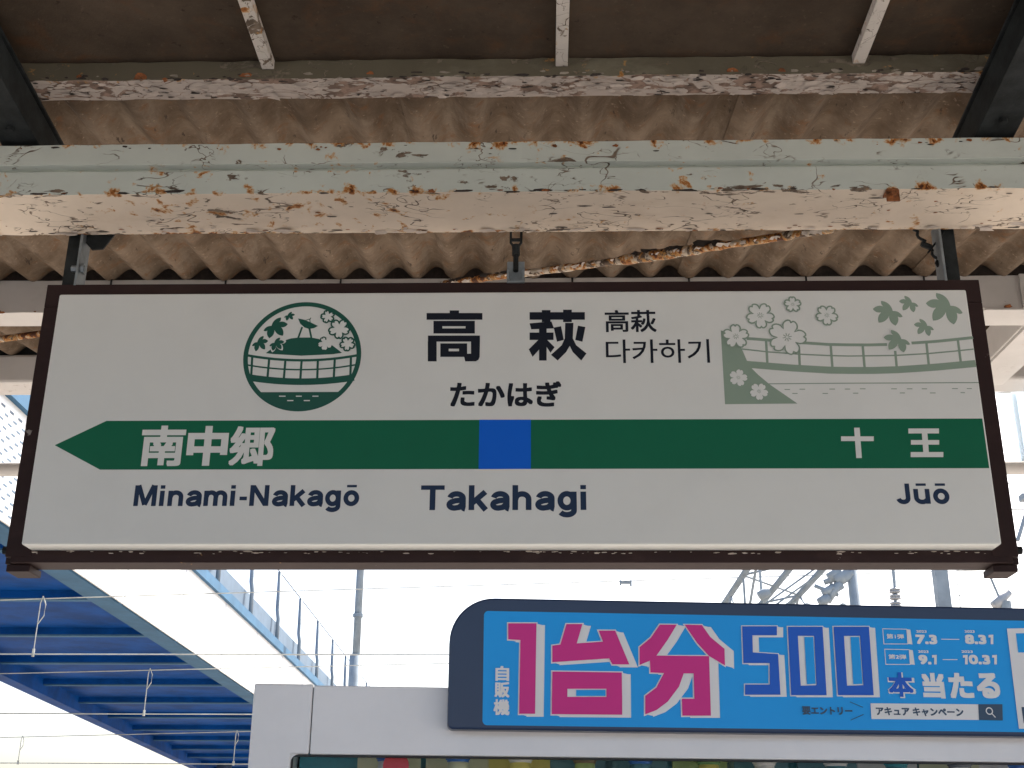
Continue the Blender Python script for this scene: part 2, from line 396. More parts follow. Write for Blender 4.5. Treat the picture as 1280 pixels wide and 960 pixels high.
# joint strip on the near purlin, hook bolts
j = at_y(1277, 365, P1Y)
MB().box(j.x - .004, j.x + .02, P1Y - .012, P1Y - .001, p1b, p1t).build('splice_plate', M['purlin'], CANOPY, .001)
for i in range(-12, 13):
    x = i * .39 + .1
    hb = MB().tube([(x, P1Y - .004, p1t + .045), (x, P1Y - .006, p1t - .0), (x, P1Y - .006, p1t - .02)], .0035, 6)
    hb.build('hook_bolt', M['darksteel'], CANOPY)
    hb = MB().tube([(x + .15, P2Y - .004, p2t + .045), (x + .15, P2Y - .008, p2t - .03), (x + .15, P2Y - .008, p2t - .045)], .005, 6)
    hb.build('hook_bolt', M['darksteel'], CANOPY)

# corrugated sheets
PITCH_W = 0.1307
AMP = .0225
X_BOT = -0.5542                      # x of one wave bottom
SHEET = 6 * PITCH_W
def sheet_mesh(y0, y1, sgn):
    nper, nseg = 16, 4
    wpx = SHEET + .07; n = int(wpx / PITCH_W * nper); vs = []; fs = []
    for face in (0, 1):
        for j in range(nseg + 1):
            y = y0 + (y1 - y0) * j / nseg
            for i in range(n + 1):
                x = i / n * wpx
                ph = 2 * math.pi * (x + E0 - X_BOT) / PITCH_W
                z = AMP * (1 - math.cos(ph)) + (.0065 * face) - .008 * (1 - i / n)
                vs.append((x, y, z + sgn * TAN_ROOF * y))
    st = n + 1; half = (nseg + 1) * st
    for face in (0, 1):
        for j in range(nseg):
            for i in range(n):
                a = face * half + j * st + i; q = (a, a + 1, a + st + 1, a + st); fs.append(q if face else q[::-1])
    for j in range(nseg):
        for e in (0, n):
            a = j * st + e; fs.append((a, a + st, a + st + half, a + half))
    for i in range(n):
        for e in (0, nseg):
            a = e * st + i; fs.append((a, a + 1, a + 1 + half, a + half))
    me = bpy.data.meshes.new('corrugated_sheet'); me.from_pydata(vs, [], fs); me.materials.append(M['slate'])
    for p in me.polygons: p.use_smooth = True
    me.set_sharp_from_angle(angle=rad(50))
    return me
E0 = -0.330
me_f = sheet_mesh(2.262, 5.06, 1); me_n = sheet_mesh(-3.2, .94, -1)  # near half is out of view, lengthened to dim the light on the sign
kk = 0
for k in range(-7, 7):
    x0 = E0 + k * 6 * PITCH_W
    # keep each sheet's waves in phase with its neighbours
    o = bpy.data.objects.new('corrugated_sheet', me_f); COL.objects.link(o); o.parent = CANOPY
    o.location = (E0 + k * 6 * PITCH_W, 0, 1.6 + 1.263 + random.uniform(-.001, .001))
    o = bpy.data.objects.new('corrugated_sheet', me_n); COL.objects.link(o); o.parent = CANOPY
    o.location = (E0 + k * 6 * PITCH_W, 0, GZ1 + .01 + TAN_ROOF * .94)

# wind-brace rods
A = at_y(556, 354, P1Y - .03); B = at_y(1040, 286, 2.60)
br = MB(); rg = random.Random(4); pts = []
for i in range(60):
    t = i / 59; p = A.lerp(B, t); p.z += -.006 * math.sin(math.pi * t); pts.append(p)
rr = [.0105 * (1 + rg.uniform(-.15, .18) + (.35 if .55 < i / 59 < .74 else 0)) for i in range(60)]
br.tube(pts, .01, 10, True, rr); rod = br.build('brace_rod', M['rod'], CANOPY, 0, True)
rod['label'] = 'rusty flaking brace rod slanting under the sheets behind the sign'
patches('paint_flake', M['flake_paint'], rod, 70, lambda g: (A.lerp(B, g.random()) + Vector((0, -.011, -.008)), (0, -.6, -1)), .003, .008, 2.2, 41, .5)
patches('dark_chip', M['flake_dark'], rod, 46, lambda g: (A.lerp(B, g.choice((g.uniform(0, .26), g.uniform(.55, .8)))) + Vector((0, -.0125, g.uniform(-.004, .004))), (0, -1, -.4)), .003, .008, 2.6, 42, .2)
MB().tube([at_y(-90, 436, 4.4), at_y(120, 408, 4.0)], .0125, 10).build('brace_rod', M['rod'], CANOPY, 0, True)
MB().tube([at_y(-40, 397, 4.5), at_y(300, 415, 4.3)], .010, 10).build('brace_rod', M['rod'], CANOPY, 0, True)

# white knee at the right, running out to the edge purlin
Ka = at_y(1310, 372, P1Y + .02); Kb = at_y(1222, 462, P2Y + .04)
kn = MB().bar(Ka, Kb, .11, .12).build('knee_arm', M['purlin'], CANOPY, .004)
kn2 = MB().bar(Ka + Vector((.02, 0, -.066)), Kb + Vector((.02, 0, -.066)), .14, .012).build('knee_flange', M['purlin'], CANOPY, .002)
g0 = at_y(1240, 395, P1Y - .004)
MB().add([(g0.x - .02, P1Y - .003, p1b), (g0.x + .2, P1Y - .003, p1b), (g0.x + .2, P1Y + .12, p1b - .002), (g0.x - .02, P1Y + .12, p1b - .002),
          (g0.x - .02, P1Y - .003, p1b - .008), (g0.x + .2, P1Y - .003, p1b - .008), (g0.x + .2, P1Y + .12, p1b - .01), (g0.x - .02, P1Y + .12, p1b - .01)],
         [(0, 1, 2, 3), (7, 6, 5, 4), (0, 4, 5, 1), (1, 5, 6, 2), (2, 6, 7, 3), (3, 7, 4, 0)]).build('gusset_plate', M['purlin'], CANOPY, .001)
# columns and cross heads outside the view
for xc in (-4.6, 4.6):
    MB().box(xc - .1, xc + .1, 1.5, 1.7, 0, GZ1).build('column', M['purlin'], CANOPY, .006)
    MB().bar((xc, -1.8, 3.42), (xc, 5.0, 3.52), .12, .1).build('arm', M['darksteel'], CANOPY, .003)

# long conduit under the eave, pale panel on it
z_c = at_y(10, 587, 5.0).z
cd = thing('conduit_pipe', 'grey horizontal pipe running behind the sign below the roof edge', 'pipe')
MB().tube([(XL, 5.0, z_c), (XR, 5.0, z_c)], .029, 14).build('pipe', M['purlin'], cd, 0, True)
for xx in (-4.6, -2.9, 2.9, 4.6):
    MB().bar((xx, 5.0, z_c), (xx, 5.0, p2b + .01), .03, .006).build('strap', M['greysteel'], cd)
q0 = at_y(1263, 485, 5.0)
wp = thing('wind_panel', 'pale blue translucent panel hung between roof edge and grey pipe', 'panel')
mt, tt, bb = _new('pale_blue_plastic')
bb.inputs['Base Color'].default_value = (.74, .82, .88, 1); bb.inputs['Roughness'].default_value = .4
tr = N(tt, 'ShaderNodeBsdfTranslucent'); tr.inputs[0].default_value = (.82, .90, .96, 1)
ms = N(tt, 'ShaderNodeMixShader'); ms.inputs[0].default_value = .6
L(tt, bb.outputs[0], ms.inputs[1]); L(tt, tr.outputs[0], ms.inputs[2]); L(tt, ms.outputs[0], tt.nodes['Material Output'].inputs[0])
MB().box(q0.x + .006, q0.x + .9, 4.995, 5.0, z_c + .02, p2b + .01).build('sheet', mt, wp)
MB().box(q0.x, q0.x + .014, 4.985, 5.01, z_c + .02, p2b + .01).build('edge_strip', mt, wp, .001)

# ------------------------------------------------------------------ flat print helper
class Print:
    def __init__(s, to2d, to3d, base=.0004): s.to2d = to2d; s.to3d = to3d; s.off = base; s.m = MB()
    def level(s, off): s.off = off; return s
    def poly2(s, pts):
        s.off += .000003
        s.m.add([s.to3d(u, v, s.off) for u, v in pts], [tuple(range(len(pts)))]); return s
    def poly(s, pts): return s.poly2([s.to2d(*p) for p in pts])
    def rect(s, a, b_, c, d): return s.poly([(a, b_), (c, b_), (c, d), (a, d)])
    def stroke2(s, pts, w, closed=False):
        n = len(pts); Lp, Rp = [], []
        for i in range(n):
            a = pts[i - 1] if (i or closed) else pts[i]; c = pts[(i + 1) % n] if (i < n - 1 or closed) else pts[i]; p = pts[i]
            def nrm(q, r):
                dx, dy = r[0] - q[0], r[1] - q[1]; l = math.hypot(dx, dy) or 1; return (-dy / l, dx / l)
            n1 = nrm(a, p) if a != p else nrm(p, c); n2 = nrm(p, c) if c != p else n1
            mx, my = n1[0] + n2[0], n1[1] + n2[1]; l2 = (mx * mx + my * my) or 1e-6; k = min(2 / l2, 1.6)
            mx, my = mx * k * w / 2, my * k * w / 2
            Lp.append((p[0] + mx, p[1] + my)); Rp.append((p[0] - mx, p[1] - my))
        s.off += .000003; V = [s.to3d(u, v, s.off) for u, v in Lp + Rp]
        s.m.add(V, [(i, (i + 1) % n, n + (i + 1) % n, n + i) for i in range(n if closed else n - 1)]); return s
    def stroke(s, pts, wpx, closed=False):
        q = [s.to2d(*p) for p in pts]; a = s.to2d(pts[0][0] - wpx / 2, pts[0][1]); c = s.to2d(pts[0][0] + wpx / 2, pts[0][1])
        return s.stroke2(q, abs(c[0] - a[0]), closed)
    def text(s, body, l, t, r, bt, bold=0.0, copies=10):
        """font glyphs fitted to a pixel box; bold = stroke growth in metres"""
        c = bpy.data.curves.new('glyphs', 'FONT'); c.body = body; c.fill_mode = 'FRONT'; c.resolution_u = 4
        o = bpy.data.objects.new('glyphs', c); COL.objects.link(o); bpy.context.view_layer.update()
        dg = bpy.context.evaluated_depsgraph_get(); me = bpy.data.meshes.new_from_object(o.evaluated_get(dg))
        V = [(v.co.x, v.co.y) for v in me.vertices]; Fs = [tuple(p.vertices) for p in me.polygons]
        bpy.data.objects.remove(o); bpy.data.curves.remove(c); bpy.data.meshes.remove(me)
        x0, x1 = min(v[0] for v in V), max(v[0] for v in V); y0, y1 = min(v[1] for v in V), max(v[1] for v in V)
        cx, cy = (l + r) / 2, (t + bt) / 2
        U0, U1 = s.to2d(l, cy)[0] + bold, s.to2d(r, cy)[0] - bold; V1, V0 = s.to2d(cx, t)[1] - bold, s.to2d(cx, bt)[1] + bold
        tr = [(U0 + (x - x0) / (x1 - x0) * (U1 - U0), V0 + (y - y0) / (y1 - y0) * (V1 - V0)) for x, y in V]
        offs = [(0, 0)] if not bold else [(bold * a, bold * c) for a in (-1, 0, 1) for c in (-1, 0, 1) if a or c]
        for dx, dy in offs:
            s.off += .000003; s.m.add([s.to3d(u + dx, v + dy, s.off) for u, v in tr], Fs)
        return s
    def build(s, name, mat, parent, margin=.004):
        """one mesh per clump of print; returns the biggest"""
        V, Fs = s.m.v, s.m.f; B = []
        for f in Fs:
            xs = [V[i][0] for i in f]; zs = [V[i][2] for i in f]; B.append([min(xs) - margin / 2, max(xs) + margin / 2, min(zs) - margin / 2, max(zs) + margin / 2])
        cl = []
        for k, b in enumerate(B):
            hit = [c for c in cl if not (c[0][0] > b[1] or c[0][1] < b[0] or c[0][2] > b[3] or c[0][3] < b[2])]
            nb = list(b); ids = [k]
            while hit:
                for c in hit:
                    nb = [min(nb[0], c[0][0]), max(nb[1], c[0][1]), min(nb[2], c[0][2]), max(nb[3], c[0][3])]; ids += c[1]; cl.remove(c)
                hit = [c for c in cl if not (c[0][0] > nb[1] or c[0][1] < nb[0] or c[0][2] > nb[3] or c[0][3] < nb[2])]
            cl.append((nb, ids))
        cl.sort(key=lambda c: -len(c[1])); first = None
        for nb, ids in cl:
            m_ = MB()
            for k in sorted(ids): m_.add([V[i] for i in Fs[k]], [tuple(range(len(Fs[k])))])
            o = m_.build(name, mat, parent); first = first or o
        return first

def arc(cx, cy, rx, ry, a0, a1, n=14): return [(cx + rx * math.cos(rad(a0 + (a1 - a0) * i / n)), cy + ry * math.sin(rad(a0 + (a1 - a0) * i / n))) for i in range(n + 1)]
XH = .735
GLYPH = {   # bold grotesque letters as centre-line strokes, cap height 1; (advance, strokes)
 'T': (.80, [[(.0, .905), (.78, .905)], [(.39, 0), (.39, .9)]]),
 'a': (.68, [arc(.33, .47, .215, .18, 172, 0, 12) + [(.545, .2)] + arc(.635, .13, .09, .085, 180, 262, 5), [(.54, .43), (.44, .395), (.30, .375)] + arc(.26, .215, .165, .135, 110, 290, 10) + [(.42, .11), (.53, .24)]]),
 'k': (.66, [[(.095, 0), (.095, 1)], [(.12, .28), (.55, .73)], [(.27, .42), (.57, 0)]]),
 'h': (.70, [[(.095, 0), (.095, 1)], [(.095, .40)] + arc(.32, .43, .215, .215, 150, 0, 10) + [(.535, 0)]]),
 'g': (.70, [arc(.31, .37, .215, .28, 0, 360, 26), [(.54, .735), (.54, 0)] + arc(.31, -.02, .23, .17, 0, -155, 12)]),
 'i': (.30, [[(.1, 0), (.1, XH)], [(.1, .83), (.1, 1)]]),
 'M': (1.0, [[(.1, 0), (.1, 1)], [(.83, 0), (.83, 1)], [(.15, 1), (.465, .06)], [(.465, .06), (.78, 1)]]),
 'N': (.88, [[(.1, 0), (.1, 1)], [(.69, 0), (.69, 1)], [(.13, .95), (.66, .05)]]),
 'n': (.70, [[(.095, 0), (.095, XH)], [(.095, .40)] + arc(.32, .43, .215, .215, 150, 0, 10) + [(.535, 0)]]),
 'm': (1.03, [[(.095, 0), (.095, XH)], [(.095, .40)] + arc(.295, .44, .19, .205, 150, 0, 10) + [(.485, 0)], [(.485, .40)] + arc(.675, .44, .19, .205, 150, 0, 10) + [(.865, 0)]]),
 'o': (.70, [arc(.32, .367, .225, .275, 0, 360, 28)]),
 'ō': (.70, [arc(.32, .367, .225, .275, 0, 360, 28), [(.12, .945), (.52, .945)]]),
 'u': (.70, [[(.095, XH), (.095, .33)] + arc(.315, .305, .22, .215, 180, 330, 10), [(.54, 0), (.54, XH)]]),
 'ū': (.70, [[(.095, XH), (.095, .33)] + arc(.315, .305, .22, .215, 180, 330, 10), [(.54, 0), (.54, XH)], [(.12, .945), (.52, .945)]]),
 'J': (.64, [[(.46, 1), (.46, .3)] + arc(.27, .28, .19, .19, 0, -170, 12)]),
 '-': (.40, [[(.04, .36), (.34, .36)]]),
}
def latin(pr, word, l, t, r, bt, base_py, gap=.03):
    """stroke letters fitted between pixel l..r, cap top at t, baseline at base_py"""
    x = 0; items = []
    for ch in word: items.append((x, ch)); x += GLYPH[ch][0] + gap
    xe = x - gap - .09
    x0 = 0 if word[0] != 'M' else 0
    cy = (t + base_py) / 2; cx = (l + r) / 2
    U0, U1 = pr.to2d(l, cy)[0], pr.to2d(r, cy)[0]; V1, V0 = pr.to2d(cx, t)[1], pr.to2d(cx, base_py)[1]
    sx, sy = (U1 - U0) / xe, (V1 - V0)
    for ox, ch in items:
        for st in GLYPH[ch][1]:
            w = .202 if abs(st[0][1] - st[-1][1]) > .02 or len(st) > 2 else .165
            if st[0][1] == .945: w = .11
            pts = [(U0 + (ox + a) * sx, V0 + c * sy) for a, c in st]
            if len(st) > 20 and abs(st[0][0] - st[-1][0]) < 1e-6: pr.stroke2(pts[:-1], w * (sx + sy) / 2, True)
            else: pr.stroke2(pts, w * (sx + sy) / 2)

# ------------------------------------------------------------------ station name sign
D, SXL, SZT, SH, SW = 2.4867, -1.07476, 2.793565, .569506, 2.0
SXR, SZB = SXL + SW, SZT - SH
SIGN = thing('station_name_sign', 'white hanging station name sign in a dark brown frame with green direction arrow', 'sign')
FY0, FY1 = D + .05, D + .125
fp = MB().box(SXL, SXR, D, FY0 + .004, SZB, SZT).build('face_panel', M['acrylic'], SIGN, .004, False, 4)
for p in fp.data.polygons: p.use_smooth = True
zt_o = at_y(640, 352.5, FY0).z; zb_o = at_y(640, 703, FY0).z
xl_o = at_y(59, 357, FY0).x; xr_o = at_y(1224, 351, FY0).x
ti = SZT - .008; bi = SZB + .006; li = SXL + .004; ri = SXR - .004
MB().box(xl_o, xr_o, FY0, FY1, ti, zt_o).build('frame_top', M['frame'], SIGN, .002)
MB().box(xl_o + .012, xr_o - .012, FY0 + .0015, FY1 - .004, zb_o, bi).build('frame_bottom', M['frame'], SIGN, .002)
MB().box(xl_o, li, FY0, FY1, zb_o + .012, ti).build('frame_side', M['frame'], SIGN, .002)
MB().box(ri, xr_o, FY0, FY1, zb_o + .012, ti).build('frame_side', M['frame'], SIGN, .002)
MB().box(li, ri, FY0 + .01, FY1 - .01, bi, ti).build('back_box', M['darksteel'], SIGN)
# scuffed edge of the lower frame
rgs = random.Random(5)
patches('scuff', M['flake_paint'], SIGN, 90, lambda g: (Vector((g.uniform(SXL, SXR), FY0 + .0008, SZB - .0035 + g.uniform(-.004, .002))), (0, -1, -.2)), .0006, .0016, 4.5, 51)
for s_, xe in ((-1, xl_o), (1, xr_o)):
    cb = MB().box(min(xe, xe - s_ * .05), max(xe, xe - s_ * .05), FY0 + .015, FY1 + .006, zb_o - .016, zb_o - .001)
    cb.box(xe - s_ * .006 - .012, xe - s_ * .006 + .012, FY0 + .02, FY1, zb_o + .001, zb_o + .05)
    cb.build('corner_clip', M['frame'], SIGN, .002)
    MB().tube([(xe, FY0 + .04, zb_o + .035), (xe + s_ * .022, FY0 + .04, zb_o + .035)], .009, 6).build('bolt', M['darksteel'], SIGN)
# top edge bolts
def S2(px, py): p = at_y(px, py, D); return (p.x, p.z)
def S3(u, v, off): return (u, D - off, v)
def SP(base=.0004): return Print(S2, S3, base)

# green band with arrow tip
g = SP(.0003)
top_l, bot_l, tip = S2(133, 527), S2(125, 587.5), S2(68.5, 556)
zt_b, zb_b = (S2(133, 527)[1] + S2(1150, 522.5)[1]) / 2, (S2(125, 587.5)[1] + S2(1150, 585)[1]) / 2
xm = (top_l[0] + bot_l[0]) / 2
g.poly2([(tip[0], (zt_b + zb_b) / 2), (xm, zt_b), (SXR - .004, zt_b), (SXR - .004, zb_b), (xm, zb_b)])
g.build('direction_arrow', M['green'], SIGN)
bl, br_ = S2(598.7, 557)[0], S2(663.6, 557)[0]
SP(.0006).poly2([(bl, zt_b + .0002), (br_, zt_b + .0002), (br_, zb_b - .0002), (bl, zb_b - .0002)]).build('blue_square', M['blue'], SIGN)

def Z4(x, y): return (520 + x / 5.818, 380 + y / 5.818)
k = SP()
def zr(pr, Z, a, b_, c, d): pr.poly([Z(a, b_), Z(c, b_), Z(c, d), Z(a, d)])
for q in ((245, 47, 313, 70), (77, 66, 483, 115), (127, 123, 428, 162), (127, 178, 428, 215), (127, 160, 192, 180), (360, 160, 428, 180),
          (87, 230, 465, 274), (86, 272, 150, 418), (177, 287, 372, 326), (177, 344, 372, 385), (177, 324, 238, 346), (313, 324, 372, 346)):
    zr(k, Z4, *q)
k.poly([Z4(*p) for p in ((400, 272), (465, 272), (463, 385), (455, 405), (436, 417), (358, 418), (350, 384), (372, 384), (372, 362), (400, 362))])
for q in ((826, 60, 1228, 115), (915, 45, 978, 132), (1070, 42, 1133, 132), (826, 208, 1000, 262), (895, 178, 950, 412)): zr(k, Z4, *q)
for P_ in (((826, 141), (985, 128), (1004, 178), (838, 185)), ((896, 255), (820, 330), (848, 385), (897, 330)), ((948, 255), (1008, 315), (978, 355), (948, 310)),
           ((1002, 172), (1055, 162), (1075, 262), (1025, 275)), ((1178, 158), (1232, 168), (1210, 275), (1158, 262)),
           ((1085, 138), (1145, 138), (1140, 250), (1165, 300), (1240, 360), (1202, 412), (1140, 350), (1118, 305), (1092, 350), (1030, 412), (982, 370), (1060, 300), (1082, 250))):
    k.poly([Z4(*p) for p in P_])
k.build('kanji_lettering', M['ink'], SIGN)
SP().text('たかはぎ', 562.6, 476.8, 701.8, 508.6, .0018, 12).build('kana_lettering', M['ink'], SIGN)
SP().text('高萩', 756, 387.6, 820.3, 415.2, .0009, 8).build('small_kanji_lettering', M['ink'], SIGN)
SP().text('다카하기', 757.3, 424.3, 886.9, 453.8, .0003, 6).build('hangul_lettering', M['ink'], SIGN)
w = SP(.0010)
w.text('南', 176, 532.2, 231, 582.8, .0030, 12); w.text('中', 234, 532.6, 285, 582.4, .0038, 12); w.text('郷', 287.5, 533, 342.8, 582.6, .0023, 12)
w.rect(1051.2, 545.6, 1092, 551.6)
w.poly([(1067.4, 534.8), (1074.4, 534.8), (1077.2, 572.8), (1070.2, 572.8)])
for a, t_, c, d in ((1135.3, 535.8, 1173.5, 542), (1138.5, 550.2, 1173.8, 556), (1138.2, 565.2, 1179, 571.6)): w.rect(a, t_, c, d)
w.poly([(1151.6, 536), (1158.6, 536), (1161.4, 571), (1154.4, 571)])
w.build('white_lettering', M['acrylic'], SIGN)
r_ = SP(); latin(r_, 'Minami-Nakagō', 167.8, 606.5, 448.3, 640, 632.5, .045)
latin(r_, 'Jūō', 1119.8, 604.5, 1185.4, 630.2, 629.8, .05); r_.build('roman_lettering', M['navy'], SIGN)
r_ = SP(); latin(r_, 'Takahagi', 526, 606.5, 733.3, 647.9, 637.6, .05); r_.build('roman_lettering', M['navy'], SIGN)

# ---- emblem and picture
def flower_pts(c2, R, rot, n=70):
    P_ = []
    for i in range(n):
        a = 2 * math.pi * i / n; ph = ((a * 5 / (2 * math.pi)) % 1) - .5      # -.5...5 across one petal
        r = R * (.50 + .50 * (1 - (abs(ph) * 2) ** 2.2) ** .6) - (R * .13 * max(0, 1 - abs(ph) / .09))
        an = a + rot
        P_.append((c2[0] + r * math.cos(an), c2[1] + r * math.sin(an)))
    return P_
LEAF = [((283, 148), (265, 103), (358, 184), .17), ((358, 184), (437, 230), (398, 228), .16), ((398, 228), (380, 302), (328, 224), .16), ((328, 224), (245, 278), (264, 196), .16), ((264, 196), (198, 168), (283, 148), .16)]
def leaf_pts(x0, y0, x1, y1, mirror=False):
    P_ = []
    for a, t_, c, k_ in LEAF:
        cen = (318, 190)
        def cur(p, q, sg):
            o = []
            for i in range(6):
                s_ = i / 6; x = p[0] + (q[0] - p[0]) * s_; y = p[1] + (q[1] - p[1]) * s_
                dx, dy = q[0] - p[0], q[1] - p[1]; bl_ = k_ * 4 * s_ * (1 - s_) * sg
                o.append((x + dy * bl_, y - dx * bl_))
            return o
        P_ += cur(a, t_, 1) + cur(t_, c, 1)
    out = []
    for x, y in P_:
        u = (x - 198) / (437 - 198); v = (y - 103) / (302 - 103)
        if mirror: u = 1 - u
        out.append((x0 + u * (x1 - x0), y0 + v * (y1 - y0)))
    return out
def ZE(x, y): return (295 + x / 6.4, 370 + y / 6.4)
EM = MB()
eL = S2(*ZE(52, 490)); eR = S2(*ZE(1008, 470)); eT = S2(*ZE(540, 55)); eB = S2(*ZE(515, 918))
ER = ((eR[0] - eL[0]) + (eT[1] - eB[1])) / 4; EC = ((eL[0] + eR[0]) / 2, (eT[1] + eB[1]) / 2)
e = SP(.0003)
e.stroke2([(EC[0] + ER * .96 * math.cos(2 * math.pi * i / 96), EC[1] + ER * .96 * math.sin(2 * math.pi * i / 96)) for i in range(96)], ER * .08, True)
def bez(a, b_, c, n=16): return [((1 - t) ** 2 * a[0] + 2 * t * (1 - t) * b_[0] + t * t * c[0], (1 - t) ** 2 * a[1] + 2 * t * (1 - t) * b_[1] + t * t * c[1]) for t in [i / n for i in range(n + 1)]]
def zs(pr, Z, pts, wz): pr.stroke([Z(*p) for p in pts], wz / 6.4)
zs(e, ZE, bez((84, 474), (530, 556), (978, 474)), 21); zs(e, ZE, bez((78, 550), (520, 630), (960, 550)), 13); zs(e, ZE, bez((105, 652), (517, 720), (945, 652)), 56)
for a, c, d, f_ in ((130, 488, 122, 640), (265, 508, 252, 655), (395, 515, 383, 660), (525, 518, 515, 665), (655, 515, 650, 660), (790, 505, 783, 650), (920, 488, 915, 640)): zs(e, ZE, [(a, c), (d, f_)], 18)
cv = S2(*ZE(515, 773))[1]; an = math.asin(max(-1, (cv - EC[1]) / ER))
e.poly2([(EC[0] + ER * .985 * math.cos(math.pi - an + (math.pi + 2 * an) * i / 40), EC[1] + ER * .985 * math.sin(math.pi - an + (math.pi + 2 * an) * i / 40)) for i in range(41)])
e.poly([ZE(*p) for p in ((238, 458), (290, 418), (390, 375), (400, 352), (440, 340), (500, 333), (600, 332), (665, 345), (700, 370), (770, 395), (848, 455), (780, 466), (520, 478), (300, 465))])
e.poly([ZE(*p) for p in ((497, 180), (545, 190), (600, 213), (656, 240), (625, 257), (585, 264), (548, 252), (514, 222))])
zs(e, ZE, [(530, 248), (498, 335)], 15); zs(e, ZE, [(588, 260), (603, 335)], 15); zs(e, ZE, [(555, 196), (598, 182)], 6); zs(e, ZE, [(600, 174), (590, 190), (594, 214)], 6)
for bx_ in ((220, 172, 414, 338), (385, 127, 472, 197), (128, 320, 257, 443)): e.poly([ZE(*p) for p in leaf_pts(*bx_, True)])
emb = e.build('emblem', M['dgreen'], SIGN)
ew = SP(.0011)
ew.poly([ZE(*p) for p in leaf_pts(255, 322, 403, 452, True)])
pxm = abs(S2(400, 446)[0] - S2(300, 446)[0]) / 100
def F2(Z, x, y): return S2(*Z(x, y))
FL = ((735, 167, 56, 1.2), (826, 265, 86, 1.6), (893, 385, 62, 1.5))
for x, y, R_, ro in FL: ew.poly2(flower_pts(F2(ZE, x, y), R_ / 6.4 * pxm, ro))
ew.poly2(flower_pts(F2(ZE, 715, 380), 58 / 6.4 * pxm, 1.45))
for a, c, yy in ((345, 397, 803), (480, 527, 803), (612, 660, 803), (410, 460, 838), (543, 592, 838)): zs(ew, ZE, [(a, yy), (c, yy)], 9)
ew.build('emblem_white', M['acrylic'], emb)
e2 = SP(.0018)
e2.poly([ZE(*p) for p in leaf_pts(268, 335, 387, 440, True)])
for x, y, R_, ro in FL: e2.stroke2(flower_pts(F2(ZE, x, y), R_ / 6.4 * pxm, ro), 12 / 6.4 * pxm, True)
e2.stroke2(flower_pts(F2(ZE, 715, 380), 58 / 6.4 * pxm, 1.45)[0:20], 9 / 6.4 * pxm)
e2.build('emblem_blossom', M['dgreen'], emb)

def Z2(x, y): return (895 + x / 6.4, 365 + y / 6.4)
def Z3(x, y): return (1060 + x / 6.4, 360 + y / 6.4)
def cat(a, b_): return [Z2(*p) for p in a] + [Z3(*p) for p in b_]
a_ = SP(.0003)
a_.poly([Z2(*p) for p in ((38, 308), (95, 322), (195, 440), (215, 475), (245, 545), (290, 615), (340, 665), (430, 740), (652, 893), (72, 898))])
def thin(pr, pts, wz): pr.stroke(pts, wz / 6.4)
thin(a_, cat([(245, 372), (500, 391), (700, 407), (900, 420)], [(0, 455), (160, 456), (312, 452)]), 25)
thin(a_, [Z3(*p) for p in ((508, 441), (700, 428), (860, 412), (1000, 397))], 25)
thin(a_, cat([(195, 455), (420, 480), (700, 500), (900, 509)], [(0, 545), (380, 540), (640, 525), (850, 506), (1005, 489)]), 12)
thin(a_, cat([(240, 578), (420, 593), (600, 608), (900, 625)], [(0, 660), (200, 660), (400, 654), (700, 634), (1022, 604)]), 60)
for p, q in (((400, 385), (411, 575)), ((664, 460), (670, 590)), ((917, 425), (931, 605))): thin(a_, [Z2(*p), Z2(*q)], 20)
for p, q in (((117, 460), (133, 640)), ((377, 503), (389, 630)), ((627, 440), (646, 615)), ((879, 418), (902, 595))): thin(a_, [Z3(*p), Z3(*q)], 20)
thin(a_, cat([(410, 735), (900, 731)], [(0, 762), (500, 760), (1045, 757)]), 8)
for a, c, yy in ((548, 592, 780), (610, 652, 812), (668, 712, 778), (852, 895, 812), (907, 952, 777), (1030, 1072, 777)): thin(a_, [Z2(a, yy), Z2(c, yy)], 7)
for a, c, yy in ((95, 140, 807), (40, 82, 842), (345, 390, 807), (415, 455, 840), (470, 515, 807), (590, 632, 807), (655, 700, 840), (832, 878, 805), (900, 935, 838), (950, 990, 805)): thin(a_, [Z3(a, yy), Z3(c, yy)], 7)
for bx_ in ((198, 103, 437, 302), (408, 63, 562, 195), (622, 40, 917, 292), (527, 247, 687, 385)): a_.poly([Z3(*p) for p in leaf_pts(*bx_)])
pic = a_.build('bridge_picture', M['sage'], SIGN)
aw = SP(.0012); ab = SP(.0018)
aw.poly([Z3(*p) for p in leaf_pts(270, 325, 508, 532)]); ab.poly([Z3(*p) for p in leaf_pts(283, 338, 495, 518)])
for x, y, R_, ro, ol in ((353, 190, 112, 1.6, 1), (612, 102, 68, .95, 1), (885, 188, 88, 1.55, 1), (158, 358, 104, 2.2, 1), (568, 364, 152, 1.9, 1), (178, 687, 72, 1.9, 0), (343, 797, 72, 1.6, 0)):
    c2 = F2(Z2, x, y); rr_ = R_ / 6.4 * pxm
    aw.poly2(flower_pts(c2, rr_, ro))
    if ol: ab.stroke2(flower_pts(c2, rr_, ro), 12 / 6.4 * pxm, True)
    for i in range(8):
        an_ = i * math.pi / 4 + .2
        ab.stroke2([(c2[0] + math.cos(an_) * rr_ * .07, c2[1] + math.sin(an_) * rr_ * .07), (c2[0] + math.cos(an_) * rr_ * .24, c2[1] + math.sin(an_) * rr_ * .24)], rr_ * .035)
aw.build('picture_white', M['acrylic'], pic); ab.build('picture_blossom', M['sage'], pic)

